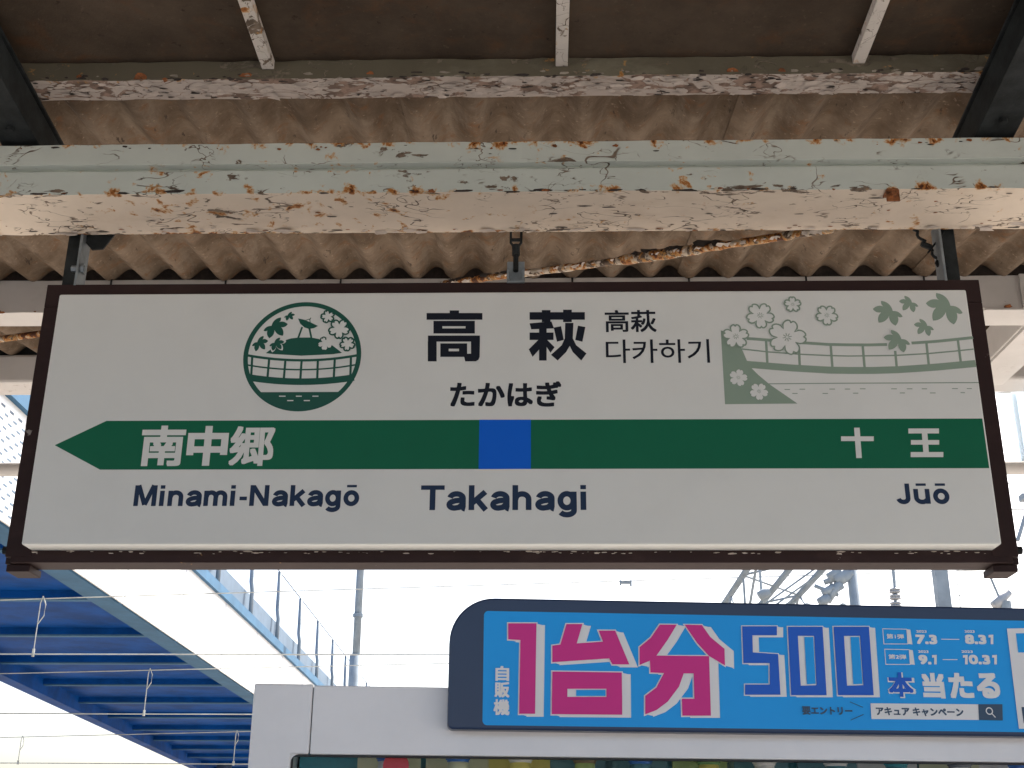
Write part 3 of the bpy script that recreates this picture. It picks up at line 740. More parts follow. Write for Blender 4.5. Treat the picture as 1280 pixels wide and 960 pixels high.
# ---- hangers
def hanger(px, nearside, label, bolts):
    h = thing('sign_hanger', label, 'hanger', group='steel sign hangers')
    c = at_y(px, 350, FY0 + .035); z0, z1 = zt_o - .004, BZ0 + .02
    MB().box(c.x - .026, c.x + .014, FY0 + .03, FY0 + .036, z0, z1).build('flange', M['darksteel'], h, .001)
    s_ = c.x + .014 if nearside else c.x - .026
    MB().box(s_ - (.0 if nearside else .006), s_ + (.006 if nearside else 0), FY0 + .0, FY0 + .05, z0 + .001, z1 - .001).build('web', M['greysteel'], h, .001)
    for z in bolts:
        b_ = MB().tube([(c.x + (.032 if nearside else -.044), FY0 + .012, z), (c.x, FY0 + .012, z)], .008, 6)
        b_.tube([(c.x + (.03 if nearside else -.042), FY0 + .012, z), (c.x + (.024 if nearside else -.036), FY0 + .012, z)], .013, 6)
        b_.build('bolt', M['greysteel'], h)
    return h, c
h1, c1 = hanger(93, True, 'dark angle iron hanger at the sign end above the arrow tip', (zt_o + .045,))
gp = at_y(112, 298, FY0 + .02)
MB().add([(c1.x + .02, FY0 + .02, BZ0 + .01), (c1.x + .085, FY0 + .02, BZ0 + .01), (c1.x + .062, FY0 + .02, BZ0 - .028), (c1.x + .036, FY0 + .02, BZ0 - .03), (c1.x + .02, FY0 + .02, BZ0 - .012)] +
         [(x, FY0 + .026, z) for x, z in ((c1.x + .02, BZ0 + .01), (c1.x + .085, BZ0 + .01), (c1.x + .062, BZ0 - .028), (c1.x + .036, BZ0 - .03), (c1.x + .02, BZ0 - .012))],
         [(0, 1, 2, 3, 4), (9, 8, 7, 6, 5)] + [(i, (i + 1) % 5, 5 + (i + 1) % 5, 5 + i) for i in range(5)]).build('gusset', M['darksteel'], h1, .001)
h2, c2_ = hanger(1192, False, 'dark angle iron hanger at the sign end above the maple leaves', ())
wr = []
a0, a1_ = at_y(1142, 286, FY0 + .03), at_y(1180, 334, FY0 + .03)
for i in range(25):
    t = i / 24; p = a0.lerp(a1_, t); wr.append(p + Vector((math.sin(t * 26) * .004, math.cos(t * 26) * .004, 0)))
tw = MB().tube(wr, .0035, 6)
for t in (.42, .45, .9, .94, .97):
    p = a0.lerp(a1_, t); tw.tube([p + Vector((-.012, 0, .004)), p + Vector((.010, 0, -.006))], .006, 6)
tw.tube([at_y(1160, 316, FY0 + .03), at_y(1180, 290, FY0 + .03)], .0025, 6)
tw.build('tie_wire', M['darksteel'], h2)
# middle turnbuckle
tb = thing('sign_hanger', 'short turnbuckle and clamp holding the middle of the sign', 'hanger', group='steel sign hangers')
c = at_y(645, 345, FY0 + .03)
ck = MB().box(c.x - .020, c.x + .020, FY0 + .012, FY0 + .018, zt_o, zt_o + .058); ck.box(c.x - .020, c.x - .014, FY0 - .004, FY0 + .03, zt_o + .001, zt_o + .03); ck.box(c.x + .014, c.x + .020, FY0 - .004, FY0 + .03, zt_o + .001, zt_o + .03)
ck.box(c.x - .02, c.x + .02, FY0 - .006, FY0 + .03, zt_o - .004, zt_o + .002)
ck.build('clamp', M['greysteel'], tb, .0015)
MB().tube([(c.x, FY0 + .005, zt_o + .03), (c.x, FY0 + .012, zt_o + .075)], .006, 8).tube([(c.x, FY0 + .01, zt_o + .072), (c.x, FY0 + .01, zt_o + .098)], .009, 8).build('stud', M['darksteel'], tb)
lk = MB()
for s_ in (-1, 1):
    lk.tube([(c.x + s_ * .004, FY0 + .01, zt_o + .092), (c.x + s_ * .012, FY0 + .01, zt_o + .105), (c.x + s_ * .0125, FY0 + .01, BZ0 + .02)], .0032, 6)
lk.tube([(c.x - .013, FY0 + .01, zt_o + .112), (c.x + .013, FY0 + .01, zt_o + .112)], .004, 6)
lk.build('shackle', M['darksteel'], tb)

# ------------------------------------------------------------------ vending machine
MA = rad(5.0)
MC = at_z(318, 854, 1.83)
MU = Vector((math.cos(MA), math.sin(MA), 0)); MN = Vector((-math.sin(MA), math.cos(MA), 0))   # along the front / into the machine
MCx = Vector((MC.x, MC.y, 0))
def ML(u, w, z): return MCx + MU * u + MN * w + Vector((0, 0, z))
def mbox(b, u0, u1, w0, w1, z0, z1):
    return b.obox(ML((u0 + u1) / 2, (w0 + w1) / 2, (z0 + z1) / 2), MU, MN, Vector((0, 0, 1)), (u1 - u0) / 2, (w1 - w0) / 2, (z1 - z0) / 2)
VM = thing('vending_machine', 'white drink vending machine with a sky blue lottery campaign header board', 'vending machine')
MWID, MD = 1.40, .72
WT = 1.7415; WB = 1.30
U_SEAM = .077
mbox(MB(), .004, MWID - .004, .20, MD, .06, 1.826).build('cabinet', M['machine'], VM, .006)
mbox(MB(), .004, MWID - .004, .022, .20, 1.802, 1.826).build('cabinet_roof', M['machine'], VM, .004)
mbox(MB(), .004, .05, .022, .20, .06, 1.801).build('cabinet_side', M['machine'], VM, .003)
mbox(MB(), MWID - .05, MWID - .004, .022, .20, .06, 1.801).build('cabinet_side', M['machine'], VM, .003)
mbox(MB(), .004, MWID - .004, .022, .20, .06, WB - .01).build('cabinet_lower', M['machine'], VM, .003)
Lp = [(0, .10), (.0535, .10), (.0535, WT), (U_SEAM - .0006, WT), (U_SEAM - .0006, 1.83), (0, 1.83)]; nl = len(Lp)
MB().add([ML(u, 0, z) for u, z in Lp] + [ML(u, .02, z) for u, z in Lp], [tuple(range(nl)), tuple(range(2 * nl - 1, nl - 1, -1))] + [(i, (i + 1) % nl, nl + (i + 1) % nl, nl + i) for i in range(nl)]).build('door_jamb', M['machine'], VM, .0025)
mbox(MB(), U_SEAM + .0006, MWID, .001, .02, WT, 1.8285).build('header_panel', M['machine'], VM, .0015)
mbox(MB(), U_SEAM - .003, U_SEAM + .003, .008, .019, WT + .002, 1.826).build('door_gap', M['seam'], VM)
mbox(MB(), MWID - .0535, MWID, 0, .02, .10, WT - .0005).build('door_jamb', M['machine'], VM, .004)
mbox(MB(), .054, MWID - .054, 0, .02, .10, WB).build('door_lower', M['machine'], VM, .004)
mbox(MB(), .45, .98, -.004, .0, .32, .52).build('delivery_flap', M['seam'], VM, .003)
mbox(MB(), 1.05, 1.30, -.006, .0, .85, 1.2).build('coin_panel', M['greysteel'], VM, .003)
# rounded window corner gasket
gk = MB()
mbox(gk, .0545, MWID - .0535, .006, .02, WT - .0022, WT - .0006); mbox(gk, .0536, .0550, .006, .02, WB, WT - .0022)
gk.build('window_gasket', M['seam'], VM)
cr = Print(lambda a, b_: (a, b_), lambda u, v, off: ML(u, .004, v))
n0 = (.0535, WT)
cr.poly2([n0, (.0535 + .010, WT)] + [(.0535 + .010 - .010 * math.sin(rad(t)), WT - .010 + .010 * math.cos(rad(t))) for t in (20, 45, 70)] + [(.0535, WT - .010)])
cr.build('window_corner', M['machine'], VM)
mg, tg, bgl = _new('clear_window'); bgl.inputs['Base Color'].default_value = (.02, .03, .03, 1); bgl.inputs['Roughness'].default_value = .03
bgl.inputs['Alpha'].default_value = .06; bgl.inputs['Specular IOR Level'].default_value = .5
mbox(MB(), .0565, MWID - .0535, .010, .014, WB, WT - .0024).build('window_pane', mg, VM)
M['teal'] = plain('display_teal', (.05, .36, .46), .4, 0, .3, 9)
mbox(MB(), .0535, MWID - .0535, .12, .13, WB, 1.80).build('display_back', M['teal'], VM)
mbox(MB(), .0535, MWID - .0535, .022, .118, 1.528, 1.540).build('display_shelf', M['machine'], VM)
# bottles on show
def lathe(prof, n=20):
    vs = []; fs = []
    for r, z in prof:
        for k_ in range(n): vs.append((r * math.cos(2 * math.pi * k_ / n), r * math.sin(2 * math.pi * k_ / n), z))
    for i in range(len(prof) - 1):
        for k_ in range(n): fs.append((i * n + k_, i * n + (k_ + 1) % n, (i + 1) * n + (k_ + 1) % n, (i + 1) * n + k_))
    fs += [tuple(range(n))[::-1], tuple((len(prof) - 1) * n + k_ for k_ in range(n))]
    return vs, fs
capcol = {'blue': (.03, .16, .55), 'white': (.75, .76, .75), 'grey': (.16, .19, .23), 'green': (.15, .32, .10), 'yellow': (.70, .62, .12), 'teal': (.04, .33, .40), 'red': (.55, .04, .06), 'brown': (.22, .16, .09)}
for cname, cc in capcol.items(): M['cap_' + cname] = flat('cap_' + cname, cc, .4)
M['tag_cream'] = flat('cream_card', (.68, .72, .50), .5); M['tag_yellow'] = flat('yellow_card', (.75, .68, .18), .5); M['tag_white'] = flat('white_card', (.74, .76, .76), .5)
M['tag_green'] = flat('green_card', (.42, .58, .22), .5); M['tag_dark'] = flat('dark_card', (.10, .27, .33), .5)
def P_u(px, py):
    r = ray(px, py); t = (MN.dot(MCx - Vector((0, 0, 0))) - MN.dot(EYE)) / MN.dot(r); return (EYE + r * t - MCx).dot(MU)
show = [(474, 'blue', 'cream', 'red'), (564, 'blue', 'cream', 'cream'), (645, 'white', 'yellow', 'yellow'), (728, 'brown', 'dark', 'green'), (800, 'blue', 'dark', 'dark'), (888, 'green', 'green', 'yellow'), (960, 'white', 'dark', 'white'), (1052, 'white', 'dark', 'dark'), (1130, 'teal', 'white', 'dark'), (1212, 'grey', 'cream', 'white'), (1290, 'blue', 'white', 'white')]
first = None
for i, (px, cp, tg_, lb) in enumerate(show):
    u = P_u(px, 952) + .01
    lab = ('blue capped drink bottle with red disc label in the display window', 'blue capped drink bottle with pale label beside the red disc one', 'white capped drink bottle before the bright yellow card', 'brown capped drink bottle beside the yellow card', 'blue capped drink bottle before a dark teal card', 'green capped drink bottle before the green card',
           'white capped bottle with white label next to the green card', 'white capped bottle with a dark label before a dark teal card', 'teal capped drink bottle before a white card', 'grey capped drink bottle before a cream card', 'blue capped drink bottle before a white card')[i]
    bt_ = thing('drink_bottle', lab, 'bottle', group='bottles in the display window')
    base = ML(u, .058, 1.540)
    def put(name, prof, mat):
        vs, fs = lathe(prof); return MB().add([base + Vector(v) for v in vs], fs).build(name, mat, bt_, 0, True)
    put('bottle_body', [(.030, 0), (.032, .01), (.032, .12), (.030, .15), (.022, .175), (.014, .19), (.013, .20)], M['tag_' + ('white' if lb == 'red' else lb)])
    put('cap', [(.0145, .198), (.0150, .200), (.0150, .2235), (.0138, .2255)], M['cap_' + cp])
    rb = MB()
    for k_ in range(20):
        a = 2 * math.pi * k_ / 20; o_ = Vector((math.cos(a) * .0152, math.sin(a) * .0152, 0)); rb.tube([base + o_ + Vector((0, 0, .201)), base + o_ + Vector((0, 0, .222))], .0011, 4, False)
    rb.build('cap_ribs', M['cap_' + cp], bt_)
    if lb == 'red':
        dv = base + Vector((.014, -.034, .19)); rdisc = MB().tube([dv, dv + Vector((0, .003, 0))], .017, 20).build('label_disc', M['cap_red'], bt_)
    card = thing('price_card', ('cream display card behind the bottle with the red disc', 'cream display card behind the second blue capped bottle', 'bright yellow display card behind a white capped bottle', 'dark teal display card behind the brown capped bottle', 'dark teal display card behind a blue capped bottle', 'green display card behind the green capped bottle', 'dark teal display card behind the white capped bottle with white label', 'dark teal display card behind the white capped bottle with dark label', 'white display card behind the teal capped bottle', 'cream display card behind the grey capped bottle', 'white display card behind the last blue capped bottle')[i], 'card', group='cards in the display window')
    cb_ = mbox(MB(), u - .043, u + .043, .094, .097, 1.540, 1.785 - (i % 3) * .004).build('card_sheet', M['tag_' + tg_], card)
    mbox(MB(), u - .043, u + .043, .0972, .115, 1.541, 1.545).build('card_foot', M['tag_' + tg_], card)

# ---- header board
HU0, HU1, HZ0, HZ1 = .2536, 1.20, 1.7722, 1.9435
HB_W = -.024
def rounded(u0, u1, z0, z1, tl, bl_, tr_, brr):
    P_ = []
    for cx, cz, r, a0 in ((u1 - tr_, z1 - tr_, tr_, 0), (u0 + tl, z1 - tl, tl, 90), (u0 + bl_, z0 + bl_, bl_, 180), (u1 - brr, z0 + brr, brr, 270)):
        P_ += arc(cx, cz, r, r, a0, a0 + 90, 12)
    return P_
R_ = rounded(HU0, HU1, HZ0, HZ1, .060, .008, .060, .008); n = len(R_)
hb = MB().add([ML(u, HB_W, z) for u, z in R_] + [ML(u, 0.0, z) for u, z in R_], [tuple(range(n)), tuple(range(2 * n - 1, n - 1, -1))] + [(i, (i + 1) % n, n + (i + 1) % n, n + i) for i in range(n)])
HB = hb.build('header_board', M['board'], VM, .0025)
def B2(px, py):
    r = ray(px, py); P0 = ML(0, HB_W, 0); t = MN.dot(P0 - EYE) / MN.dot(r); p = EYE + r * t
    return ((p - MCx).dot(MU), p.z)
def B3(u, v, off): return ML(u, HB_W - off, v)
def BP(base): return Print(B2, B3, base)
pu0, pzt = B2(604.5, 800)[0], B2(760, 766.5)[1]; pzb = B2(760, 908.5)[1]
bgp = BP(.0003); bgp.poly2(rounded(pu0, HU1 - .045, pzb, pzt, .006, .006, .006, .006)); bgp.build('blue_print', M['adblue'], HB)
def Z6(x, y): return (600 + x / 4.2667, 760 + y / 4.2667)
def Z7(x, y): return (540 + x / 3.368, 700 + y / 3.368)
def Z8(x, y): return (900 + x / 3.368, 700 + y / 3.368)
G1 = [(150, 83), (300, 83), (293, 565), (208, 565), (215, 172), (150, 168)]
G2 = [(460, 87), (545, 87), (515, 190), (655, 181), (632, 122), (720, 122), (795, 302), (705, 302), (688, 270), (385, 290), (385, 202), (428, 196)]
G3 = [[(385, 340), (755, 345), (756, 432), (384, 432)], [(384, 432), (465, 432), (465, 475), (383, 475)], [(673, 432), (756, 432), (757, 475), (673, 475)], [(383, 475), (757, 475), (757, 570), (382, 567)]]
G3o = [(385, 340), (755, 345), (757, 570), (382, 567)]
G4 = [(958, 90), (1048, 90), (1000, 170), (940, 255), (1220, 258), (1230, 575), (1078, 575), (1075, 485), (1142, 485), (1138, 350), (1085, 350), (1060, 420), (1000, 500), (940, 545), (880, 568), (880, 470), (940, 425), (980, 348), (908, 345), (905, 282), (850, 305), (850, 210), (910, 160)]
G5 = [(1062, 273), (1135, 275), (1170, 325), (1230, 375), (1232, 445), (1165, 405), (1115, 350)]
N5 = [(92, 280), (238, 280), (238, 318), (135, 318), (137, 390), (243, 397), (253, 568), (104, 568), (104, 525), (208, 525), (207, 435), (97, 435)]
O1 = ([(284, 282), (430, 282), (447, 570), (298, 570)], [(326, 320), (395, 320), (405, 528), (338, 530)])
O2 = ([(476, 282), (625, 282), (645, 570), (495, 570)], [(520, 320), (588, 320), (602, 528), (533, 530)])
wh = BP(.0008); mg_ = BP(.0020); ry = BP(.0020); bl2 = BP(.0020)
def swept(Z, P_, v, out=3.0):
    n = len(P_)
    for i in range(n):
        a, c = P_[i], P_[(i + 1) % n]
        wh.poly([Z(*a), Z(*c), Z(c[0] + v[0], c[1] + v[1]), Z(a[0] + v[0], a[1] + v[1])])
    wh.stroke([Z(*p) for p in P_], out, True)
    wh.stroke([Z(p[0] + v[0], p[1] + v[1]) for p in P_], out * .5, True)
for Z, P_, v in ((Z6, G1, (43, 12)), (Z6, G2, (42, 12)), (Z6, G3o, (45, 12)), (Z6, G4, (46, 8)), (Z7, G5, (37, 10))):
    swept(Z, P_, v)
for P_ in (G1, G2, G4): mg_.poly([Z6(*p) for p in P_])
for P_ in G3: mg_.poly([Z6(*p) for p in P_])
mg_.poly([Z7(*p) for p in G5])
wh.poly([Z6(*p) for p in ((462, 429), (677, 429), (677, 478), (462, 478))])
bl2.poly([Z6(*p) for p in ((512, 438), (668, 438), (668, 470), (512, 470))])
swept(Z8, N5, (25, 6), 2.4); ry.poly([Z8(*p) for p in N5])
for o_, i_ in (O1, O2):
    swept(Z8, o_, (25, 6), 2.4)
    for j in range(4): ry.poly([Z8(*o_[j]), Z8(*o_[(j + 1) % 4]), Z8(*i_[(j + 1) % 4]), Z8(*i_[j])])
    wh.poly([Z8(*p) for p in i_])
    bl2.poly([Z8(i_[0][0] + 27, i_[0][1] + 5), Z8(i_[1][0] - 4, i_[1][1] + 5), Z8(i_[2][0] - 4, i_[2][1] - 6), Z8(i_[3][0] + 26, i_[3][1] - 6)])
# small print
for (x0, y0, x1, y1, tx) in ((684, 290, 785, 354, '第1弾'), (692, 376, 795, 440, '第2弾')):
    wh.stroke([Z8(x0, y0), Z8(x1, y0 + 2), Z8(x1 + 5, y1), Z8(x0 + 5, y1)], .9, True)
    wh.poly([Z8(x1, y0 + 2), Z8(x1 + 15, y0 + 4), Z8(x1 + 24, y1 + 2), Z8(x1 + 5, y1)])
    a, c = Z8(x0 + 16, y0 + 22), Z8(x1 - 12, y1 - 22); wh.text(tx, *a, *c, .0002, 6)
for tx, a, b_, c, d in (('7.3', 823, 315, 912, 355), ('8.3', 1030, 315, 1119, 355), ('9.', 835, 400, 887, 440), ('0.3', 1046, 400, 1135, 440)):
    wh.text(tx, *Z8(a, b_), *Z8(c, d), .0009, 10)
for x, t_, b_ in ((1149, 315, 355), (911, 400, 440), (1041, 400, 440), (1164, 400, 440)):
    wh.poly([Z8(x - 20, t_ + 1), Z8(x, t_), Z8(x, b_), Z8(x - 11, b_), Z8(x - 11, t_ + 11), Z8(x - 20, t_ + 12)])
for a, b_, c, d in ((825, 296, 868, 307), (1028, 296, 1070, 307), (833, 381, 876, 392), (1015, 381, 1062, 392)): wh.text('2023', *Z8(a, b_), *Z8(c, d), .0002, 5)
wh.stroke([Z8(930, 334), Z8(1006, 335)], .9); wh.stroke([Z8(936, 420), Z8(998, 420)], .9)
for ch, a, c in (('当', 850, 944), ('た', 962, 1064), ('る', 1078, 1175)): wh.text(ch, *Z8(a, 476), *Z8(c, 583), .0017, 12)
wh.text('本', *Z8(703, 474), *Z8(822, 582), .0019, 12); ry.text('本', *Z8(707, 474), *Z8(810, 577), .0011, 12)
for ch, q in (('自', (82, 310, 155, 390)), ('販', (77, 395, 157, 478)), ('機', (72, 487, 157, 572))): wh.text(ch, *Z6(q[0], q[1]), *Z6(q[2], q[3]), .0007, 10)
wh.poly([Z8(632, 604), Z8(1086, 608), Z8(1089, 674), Z8(636, 670)])
dk = BP(.0020); dk.poly([Z8(1085, 608), Z8(1186, 608), Z8(1188, 676), Z8(1088, 674)])
dk.text('要エントリー', *Z8(345, 618), *Z8(555, 653), .0004, 8); dk.text('アキュア キャンペーン', *Z8(655, 622), *Z8(1022, 658), .0004, 8)
dk.stroke([Z8(545, 598), Z8(600, 621)], .8); dk.stroke([Z8(548, 675), Z8(602, 651)], .8)
gl = BP(.0030); cxm = B2(*Z8(1130, 637)); rm_ = abs(B2(*Z8(1143, 637))[0] - cxm[0])
gl.stroke2([(cxm[0] + rm_ * math.cos(i * math.pi / 12), cxm[1] + rm_ * math.sin(i * math.pi / 12)) for i in range(24)], rm_ * .35, True)
gl.stroke([Z8(1140, 647), Z8(1156, 664)], 1.3); gl.build('search_mark', M['adwhite'], HB)
wh.poly([(1258, 786), (1420, 782), (1430, 912), (1273, 911)])
bl2.poly([(1269, 792), (1400, 789), (1402, 814), (1272, 816)])
dk.poly([(1276, 884), (1400, 884), (1402, 902), (1279, 904)])
wh.build('white_print', M['adwhite'], HB); mg_.build('magenta_print', M['magenta'], HB); ry.build('royal_print', M['adroyal'], HB)
bl2.build('inner_blue_print', M['adblue'], HB); dk.build('dark_print', M['adink'], HB)

# ------------------------------------------------------------------ footbridge over the tracks
FB = thing('footbridge', 'blue footbridge with white side panels crossing high over the tracks', 'footbridge')
SOF = 5.0
def bx2(y): return -5.44 - .0215 * y
def bx1(y): return -8.2 - .095 * y
BYN, BYF = 2.0, 75.0
def strip(z0, z1, xf0, xf1, name, mat, y0=BYN, y1=BYF, par=FB):
    P_ = [(xf0(y0), y0, z0), (xf1(y0), y0, z0), (xf1(y1), y1, z0), (xf0(y1), y1, z0)]
    return MB().add(P_ + [(x, y, z1) for x, y, _ in P_], [(0, 1, 2, 3), (7, 6, 5, 4), (0, 4, 5, 1), (1, 5, 6, 2), (2, 6, 7, 3), (3, 7, 4, 0)]).build(name, mat, par)
strip(SOF + .30, SOF + .42, lambda y: bx1(y) + .02, lambda y: bx2(y) - .02, 'deck', M['bridge_blue'])
strip(SOF, SOF + .62, lambda y: bx2(y) - .34, lambda y: bx2(y) - .02, 'edge_girder', M['bridge_light'])
strip(SOF, SOF + .62, lambda y: bx1(y), lambda y: bx1(y) + .3, 'edge_girder', M['bridge_blue'])
y = BYN + 1.0
while y < BYF - 1:
    MB().box(bx1(y) + .31, bx2(y) - .35, y - .09, y + .09, SOF + .20, SOF + .298).build('cross_beam', M['bridge_blue'], FB)
    MB().box(bx1(y) + .31, bx2(y) - .35, y - .07, y + .07, SOF + .175, SOF + .198).build('lit_rib_flange', M['bridge_light'], FB)  # pale colour stands in for light caught by the flange bottoms
    y += 2.9
y = BYN
while y < BYF:
    y1 = min(y + 2.95, BYF); strip(SOF + .02, 6.28, bx2, lambda y: bx2(y) + .03, 'side_panel', M['bridge_white'], y, y1)
    y += 3.0
strip(6.26, 6.44, lambda y: bx2(y) - .06, lambda y: bx2(y) + .10, 'coping', M['bridge_light'])
strip(6.445, 6.95, lambda y: bx2(y) - .14, lambda y: bx2(y) - .10, 'upper_panel', M['bridge_grey'])
strip(SOF + .63, 6.9, lambda y: bx1(y), lambda y: bx1(y) + .05, 'far_parapet', M['bridge_grey'])
yp = 22.2
while yp < BYF:
    x = bx2(yp)
    MB().tube([(x + .02, yp, 6.42), (x + .02, yp, 6.95), (x - .015, yp, 7.15), (x - .02, yp, 8.03)], .045, 8).build('post', M['mast'], FB, 0, True)
    yp += 3.0
MB().tube([(bx2(22) - .02, 22, 8.03), (bx2(BYF) - .02, BYF, 8.03)], .016, 6).build('top_rail', M['mast'], FB)
for yp in (7.2, 24.6, 48.0, 70):
    for xf in (bx1(yp) + .9, bx2(yp) - .9):
        MB().tube([(xf, yp, -1.1), (xf, yp, SOF + .3)], .28, 16).build('pier', M['bridge_grey'], FB, 0, True) if yp not in (24.6,) else None
# dotted perforation rows on the near white panels
hb_ = MB()
for i in range(14):
    for j in range(16):
        yy = 10.6 + i * .24 + (j % 2) * .12; zz = 5.1 + j * .07
        hb_.box(bx2(yy) + .0305, bx2(yy) + .034, yy - .05, yy + .05, zz - .012, zz + .012)
stuff(hb_.build('perforation', M['bridge_grey'], FB))

# ------------------------------------------------------------------ overhead lines
def sag(p, q, s, n=24):
    p, q = Vector(p), Vector(q); return [p.lerp(q, i / n) + Vector((0, 0, -4 * s * (i / n) * (1 - i / n))) for i in range(n + 1)]
def line(y, zc, ml, mr, label, drops, rw):
    t = thing('catenary_line', label, 'overhead wire', group='overhead lines above the tracks')
    A_, B_ = ml, mr; d_ = (B_ - A_); A2 = A_ - d_ * (50 / d_.x); B2_ = B_ + d_ * (50 / d_.x)
    MB().tube([A2, B2_], rw * .8, 6).build('messenger_wire', M['wire'], t); MB().tube([(-60, y, zc), (60, y, zc)], rw, 6).build('contact_wire', M['wire'], t)
    for x in drops:
        zm = A_.z + d_.z * (x - A_.x) / d_.x
        dr = MB().tube([(x, y, zm + .03), (x - .02, y, zm - .05), (x - .02, y, zc)], rw * .75, 6)
        dr.tube([(x, y, zm + .03), (x + .045, y, zm - .07), (x + .04, y, zm - .2), (x - .02, y, zm - .3)], rw * .7, 6, False); dr.tube([(x - .02, y, zc + .06), (x - .02, y, zc - .03)], rw * 2, 6)
        dr.build('dropper', M['wire'], t)
    return t
y1_ = 14.3; y2_ = 20.1; y3_ = 29.7
d1 = at_y(49, 780, y1_).x; d2 = at_y(184.5, 865, y2_).x; d3 = at_y(294.5, 935, y3_).x
line(y1_, at_y(50, 817.5, y1_).z, at_y(0, 750, y1_), at_y(920, 722, y1_), 'overhead wire pair with droppers over the track closest to the platform', (d1, d1 - 5, d1 + 10.6), .0085)
line(y2_, at_y(200, 892.5, y2_).z, at_y(0, 842, y2_), at_y(240, 836.5, y2_), 'overhead wire pair with droppers over the middle track', (d2, d2 - 5, d2 - 10), .010)
line(y3_, at_y(294, 955, y3_).z, at_y(200, 917, y3_), at_y(300, 914.5, y3_), 'overhead wire pair with droppers over the farthest track', (d3, d3 - 5), .013)
for (pa, pb, yy, lb) in (((0, 532), (1280, 490), 13.0, 'thin feeder wire passing behind the upper half of the sign'), ((0, 633), (1280, 637), 13.5, 'thin feeder wire passing behind the lower half of the sign'), ((0, 612), (1280, 604), 15.5, 'thin feeder wire just above the lower feeder wire')):
    a, c = at_y(*pa, yy), at_y(*pb, yy); d_ = c - a
    tag(MB().tube([a - d_ * 3, c + d_ * 3], .008, 6).build('feeder_wire', M['wire']), lb, 'overhead wire', 'feeder wires')
cp_ = at_y(782, 728.5, y1_)
tag(MB().tube([cp_ + Vector((-.06, 0, 0)), cp_ + Vector((.06, 0, 0))], .016, 8).tube([cp_ + Vector((-.06, 0, -.03)), cp_ + Vector((-.06, 0, .03))], .012, 6).tube([cp_ + Vector((.06, 0, -.04)), cp_ + Vector((.06, 0, .03))], .012, 6).build('wire_clamp', M['mast']), 'tiny clamp on the upper wire above the vending machine board', 'clamp')

# far mast beside the bridge
pm = at_y(446, 800, 31); mz = at_y(444, 820, 31).z
mst = thing('slim_mast', 'slim pale mast standing beside the footbridge fence', 'mast')
MB().tube([(pm.x, 31, -1.1), (pm.x, 31, mz)], .16, 14).build('lower_tube', M['mast'], mst, 0, True)
MB().tube([(pm.x, 31, mz - .02), (pm.x, 31, 14)], .095, 12).build('upper_tube', M['mast'], mst, 0, True)
for zz in (mz, mz + 1.0, mz + 6): MB().tube([(pm.x, 31, zz - .04), (pm.x, 31, zz + .04)], .13, 12).build('band', M['mast'], mst)
# lattice gantry running out over the tracks
GA = thing('catenary_gantry', 'steel lattice gantry beam with tubular mast reaching out over the tracks', 'gantry')
gy = 13.0; gm = at_y(1064, 735, gy)
gx0, gx1 = at_y(952, 745, gy).x, at_y(1052, 735, gy).x
gz0, gz1 = at_y(1000, 752, gy).z, at_y(1000, 690, gy).z
MB().tube([(gm.x, gy - .1, -1.1), (gm.x, gy - .1, gz1 + .6)], .055, 14).build('mast_tube', M['mast'], GA, 0, True)
MB().tube([(gm.x + .3, 34, -1.1), (gm.x + .3, 34, gz1 + .6)], .12, 12).build('mast_tube', M['mast'], GA, 0, True)
for x in (gx0, (gx0 + gx1) / 2 + .05, gx1):
    MB().tube([(x, gy, gz0 - .05), (x, 34, gz0 - .05)], .038, 10).build('chord', M['mast'], GA, 0, True)
    MB().tube([(x, gy, gz1), (x, 34, gz1)], .038, 10).build('chord', M['mast'], GA, 0, True)
yy = gy; i = 0
while yy < 33:
    for x in (gx0, gx1):
        MB().tube([(x, yy, gz0 - .05 if i % 2 else gz1), (x, yy + 1.1, gz1 if i % 2 else gz0 - .05)], .016, 6).build('lacing', M['mast'], GA)
    for z in (gz0 - .05, gz1):
        MB().tube([(gx0 if i % 2 else gx1, yy, z), (gx1 if i % 2 else gx0, yy + 1.1, z)], .014, 6).build('lacing', M['mast'], GA)
    MB().tube([(gx0, yy, gz0 - .05), (gx1, yy, gz1)], .012, 6).build('lacing', M['mast'], GA)
    MB().tube([(gx0, yy, gz0 - .05), (gx0, yy, gz1)], .014, 6).build('lacing', M['mast'], GA)
    yy += 1.1; i += 1
cl_ = MB()
for (px, py, r, l) in ((1043, 718, .05, .12), (1052, 722, .07, .14), (1036, 738, .045, .12), (1046, 734, .05, .1), (1030, 750, .05, .1)):
    q = at_y(px, py, gy - .12); cl_.tube([q - Vector((l / 2, 0, l * .3)), q + Vector((l / 2, 0, l * .3))], r, 8)
cl_.tube([at_y(1066, 716, gy - .15), at_y(1030, 728, gy - .1)], .03, 8); cl_.tube([at_y(1050, 728, gy - .15), at_y(1034, 752, gy - .1)], .04, 8)
cl_.tube([at_y(1018, 732, gy - .1), at_y(1048, 744, gy - .1)], .022, 8)
cl_.build('clamp', M['mast'], GA, 0, True)
q = at_y(955, 742, gy - .12); MB().tube([q - Vector((.05, 0, .03)), q + Vector((.05, 0, .03))], .05, 8).build('clamp', M['mast'], GA, 0, True)
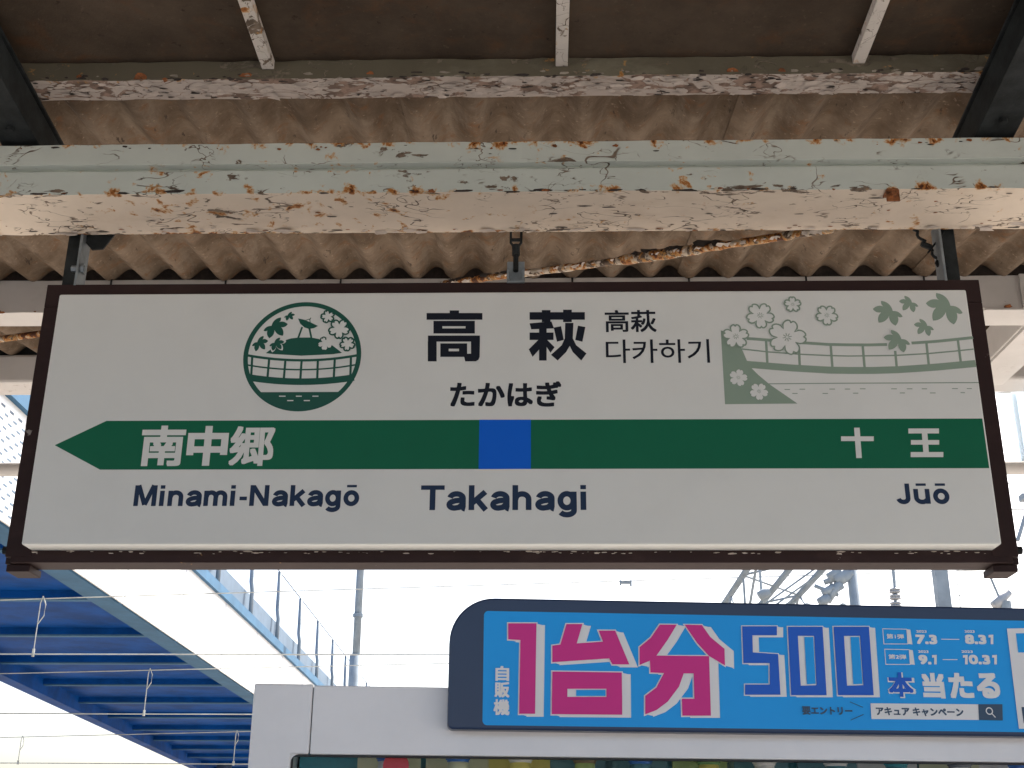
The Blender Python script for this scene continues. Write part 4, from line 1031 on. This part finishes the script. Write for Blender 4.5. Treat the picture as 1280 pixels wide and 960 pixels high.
# insulator string
ins = thing('insulator_string', 'hanging string of ribbed insulator discs above the header board', 'insulator')
t0, t1 = at_y(1116.5, 700, 11.5), at_y(1119.5, 757, 11.5)
MB().tube([t0 + Vector((0, 0, .9)), t0.lerp(t1, .5)], .016, 8).build('rod', M['mast'], ins)
for f_ in (.66, .71, .80, .85, .96, 1.02, 1.14, 1.2):
    q = t0.lerp(t1, f_); MB().add(*[(lambda vf: ([q + Vector(v) for v in vf[0]], vf[1]))(lathe([(.015, .02), (.045, .012), (.055, 0), (.04, -.008), (.015, -.018)], 14))][0]).build('disc', M['insulator'], ins, 0, True)
MB().tube([t0.lerp(t1, .5), t0.lerp(t1, 1.3)], .014, 8).build('core', M['mast'], ins)
MB().bar(t0 + Vector((-3, 0, .9)), t0 + Vector((3, 0, .9)), .06, .06).build('cross_arm', M['mast'], ins)
# square post
sp0 = at_y(1177, 735, 12.0)
sp_ = thing('square_post', 'plain pale steel post standing between the insulators', 'post')
MB().box(sp0.x - .062, sp0.x + .062, 11.94, 12.06, -1.1, 9).build('shaft', M['mast'], sp_, .006); MB().box(sp0.x - .14, sp0.x + .14, 11.86, 12.14, -1.1, -.98).build('base_plate', M['mast'], sp_)
# small stay insulator at the right
sv_ = thing('stay_insulator', 'small stay rod with a dark insulator beside the sign corner', 'insulator')
q0, q1 = at_y(1234, 712, 10.5), at_y(1249, 747, 10.5)
MB().tube([q0 + (q0 - q1) * 3, q1], .011, 8).build('rod', M['mast'], sv_)
MB().tube([at_y(1243, 758, 10.5), at_y(1251, 750, 10.5), at_y(1262, 740, 10.5)], .035, 10, True, [.045, .04, .028]).build('body', M['insulator'], sv_, 0, True)
MB().tube([at_y(1256, 752, 10.5), at_y(1256, 752, 10.5) - Vector((0, 0, 6.5))], .05, 10).build('stand', M['mast'], sv_)
sw = thing('wire_bracket', 'slanted stay rod with a bracket beside the sign frame', 'bracket')
q0, q1 = at_y(1283, 640, 11), at_y(1272, 676, 11)
MB().tube([q0 + (q0 - q1) * 1.5, q1], .018, 8).build('rod', M['mast'], sw)
q = at_y(1284, 622, 11); MB().box(q.x - .06, q.x + .3, 10.95, 11.05, q.z - .03, q.z + .03).build('arm', M['mast'], sw, .004)
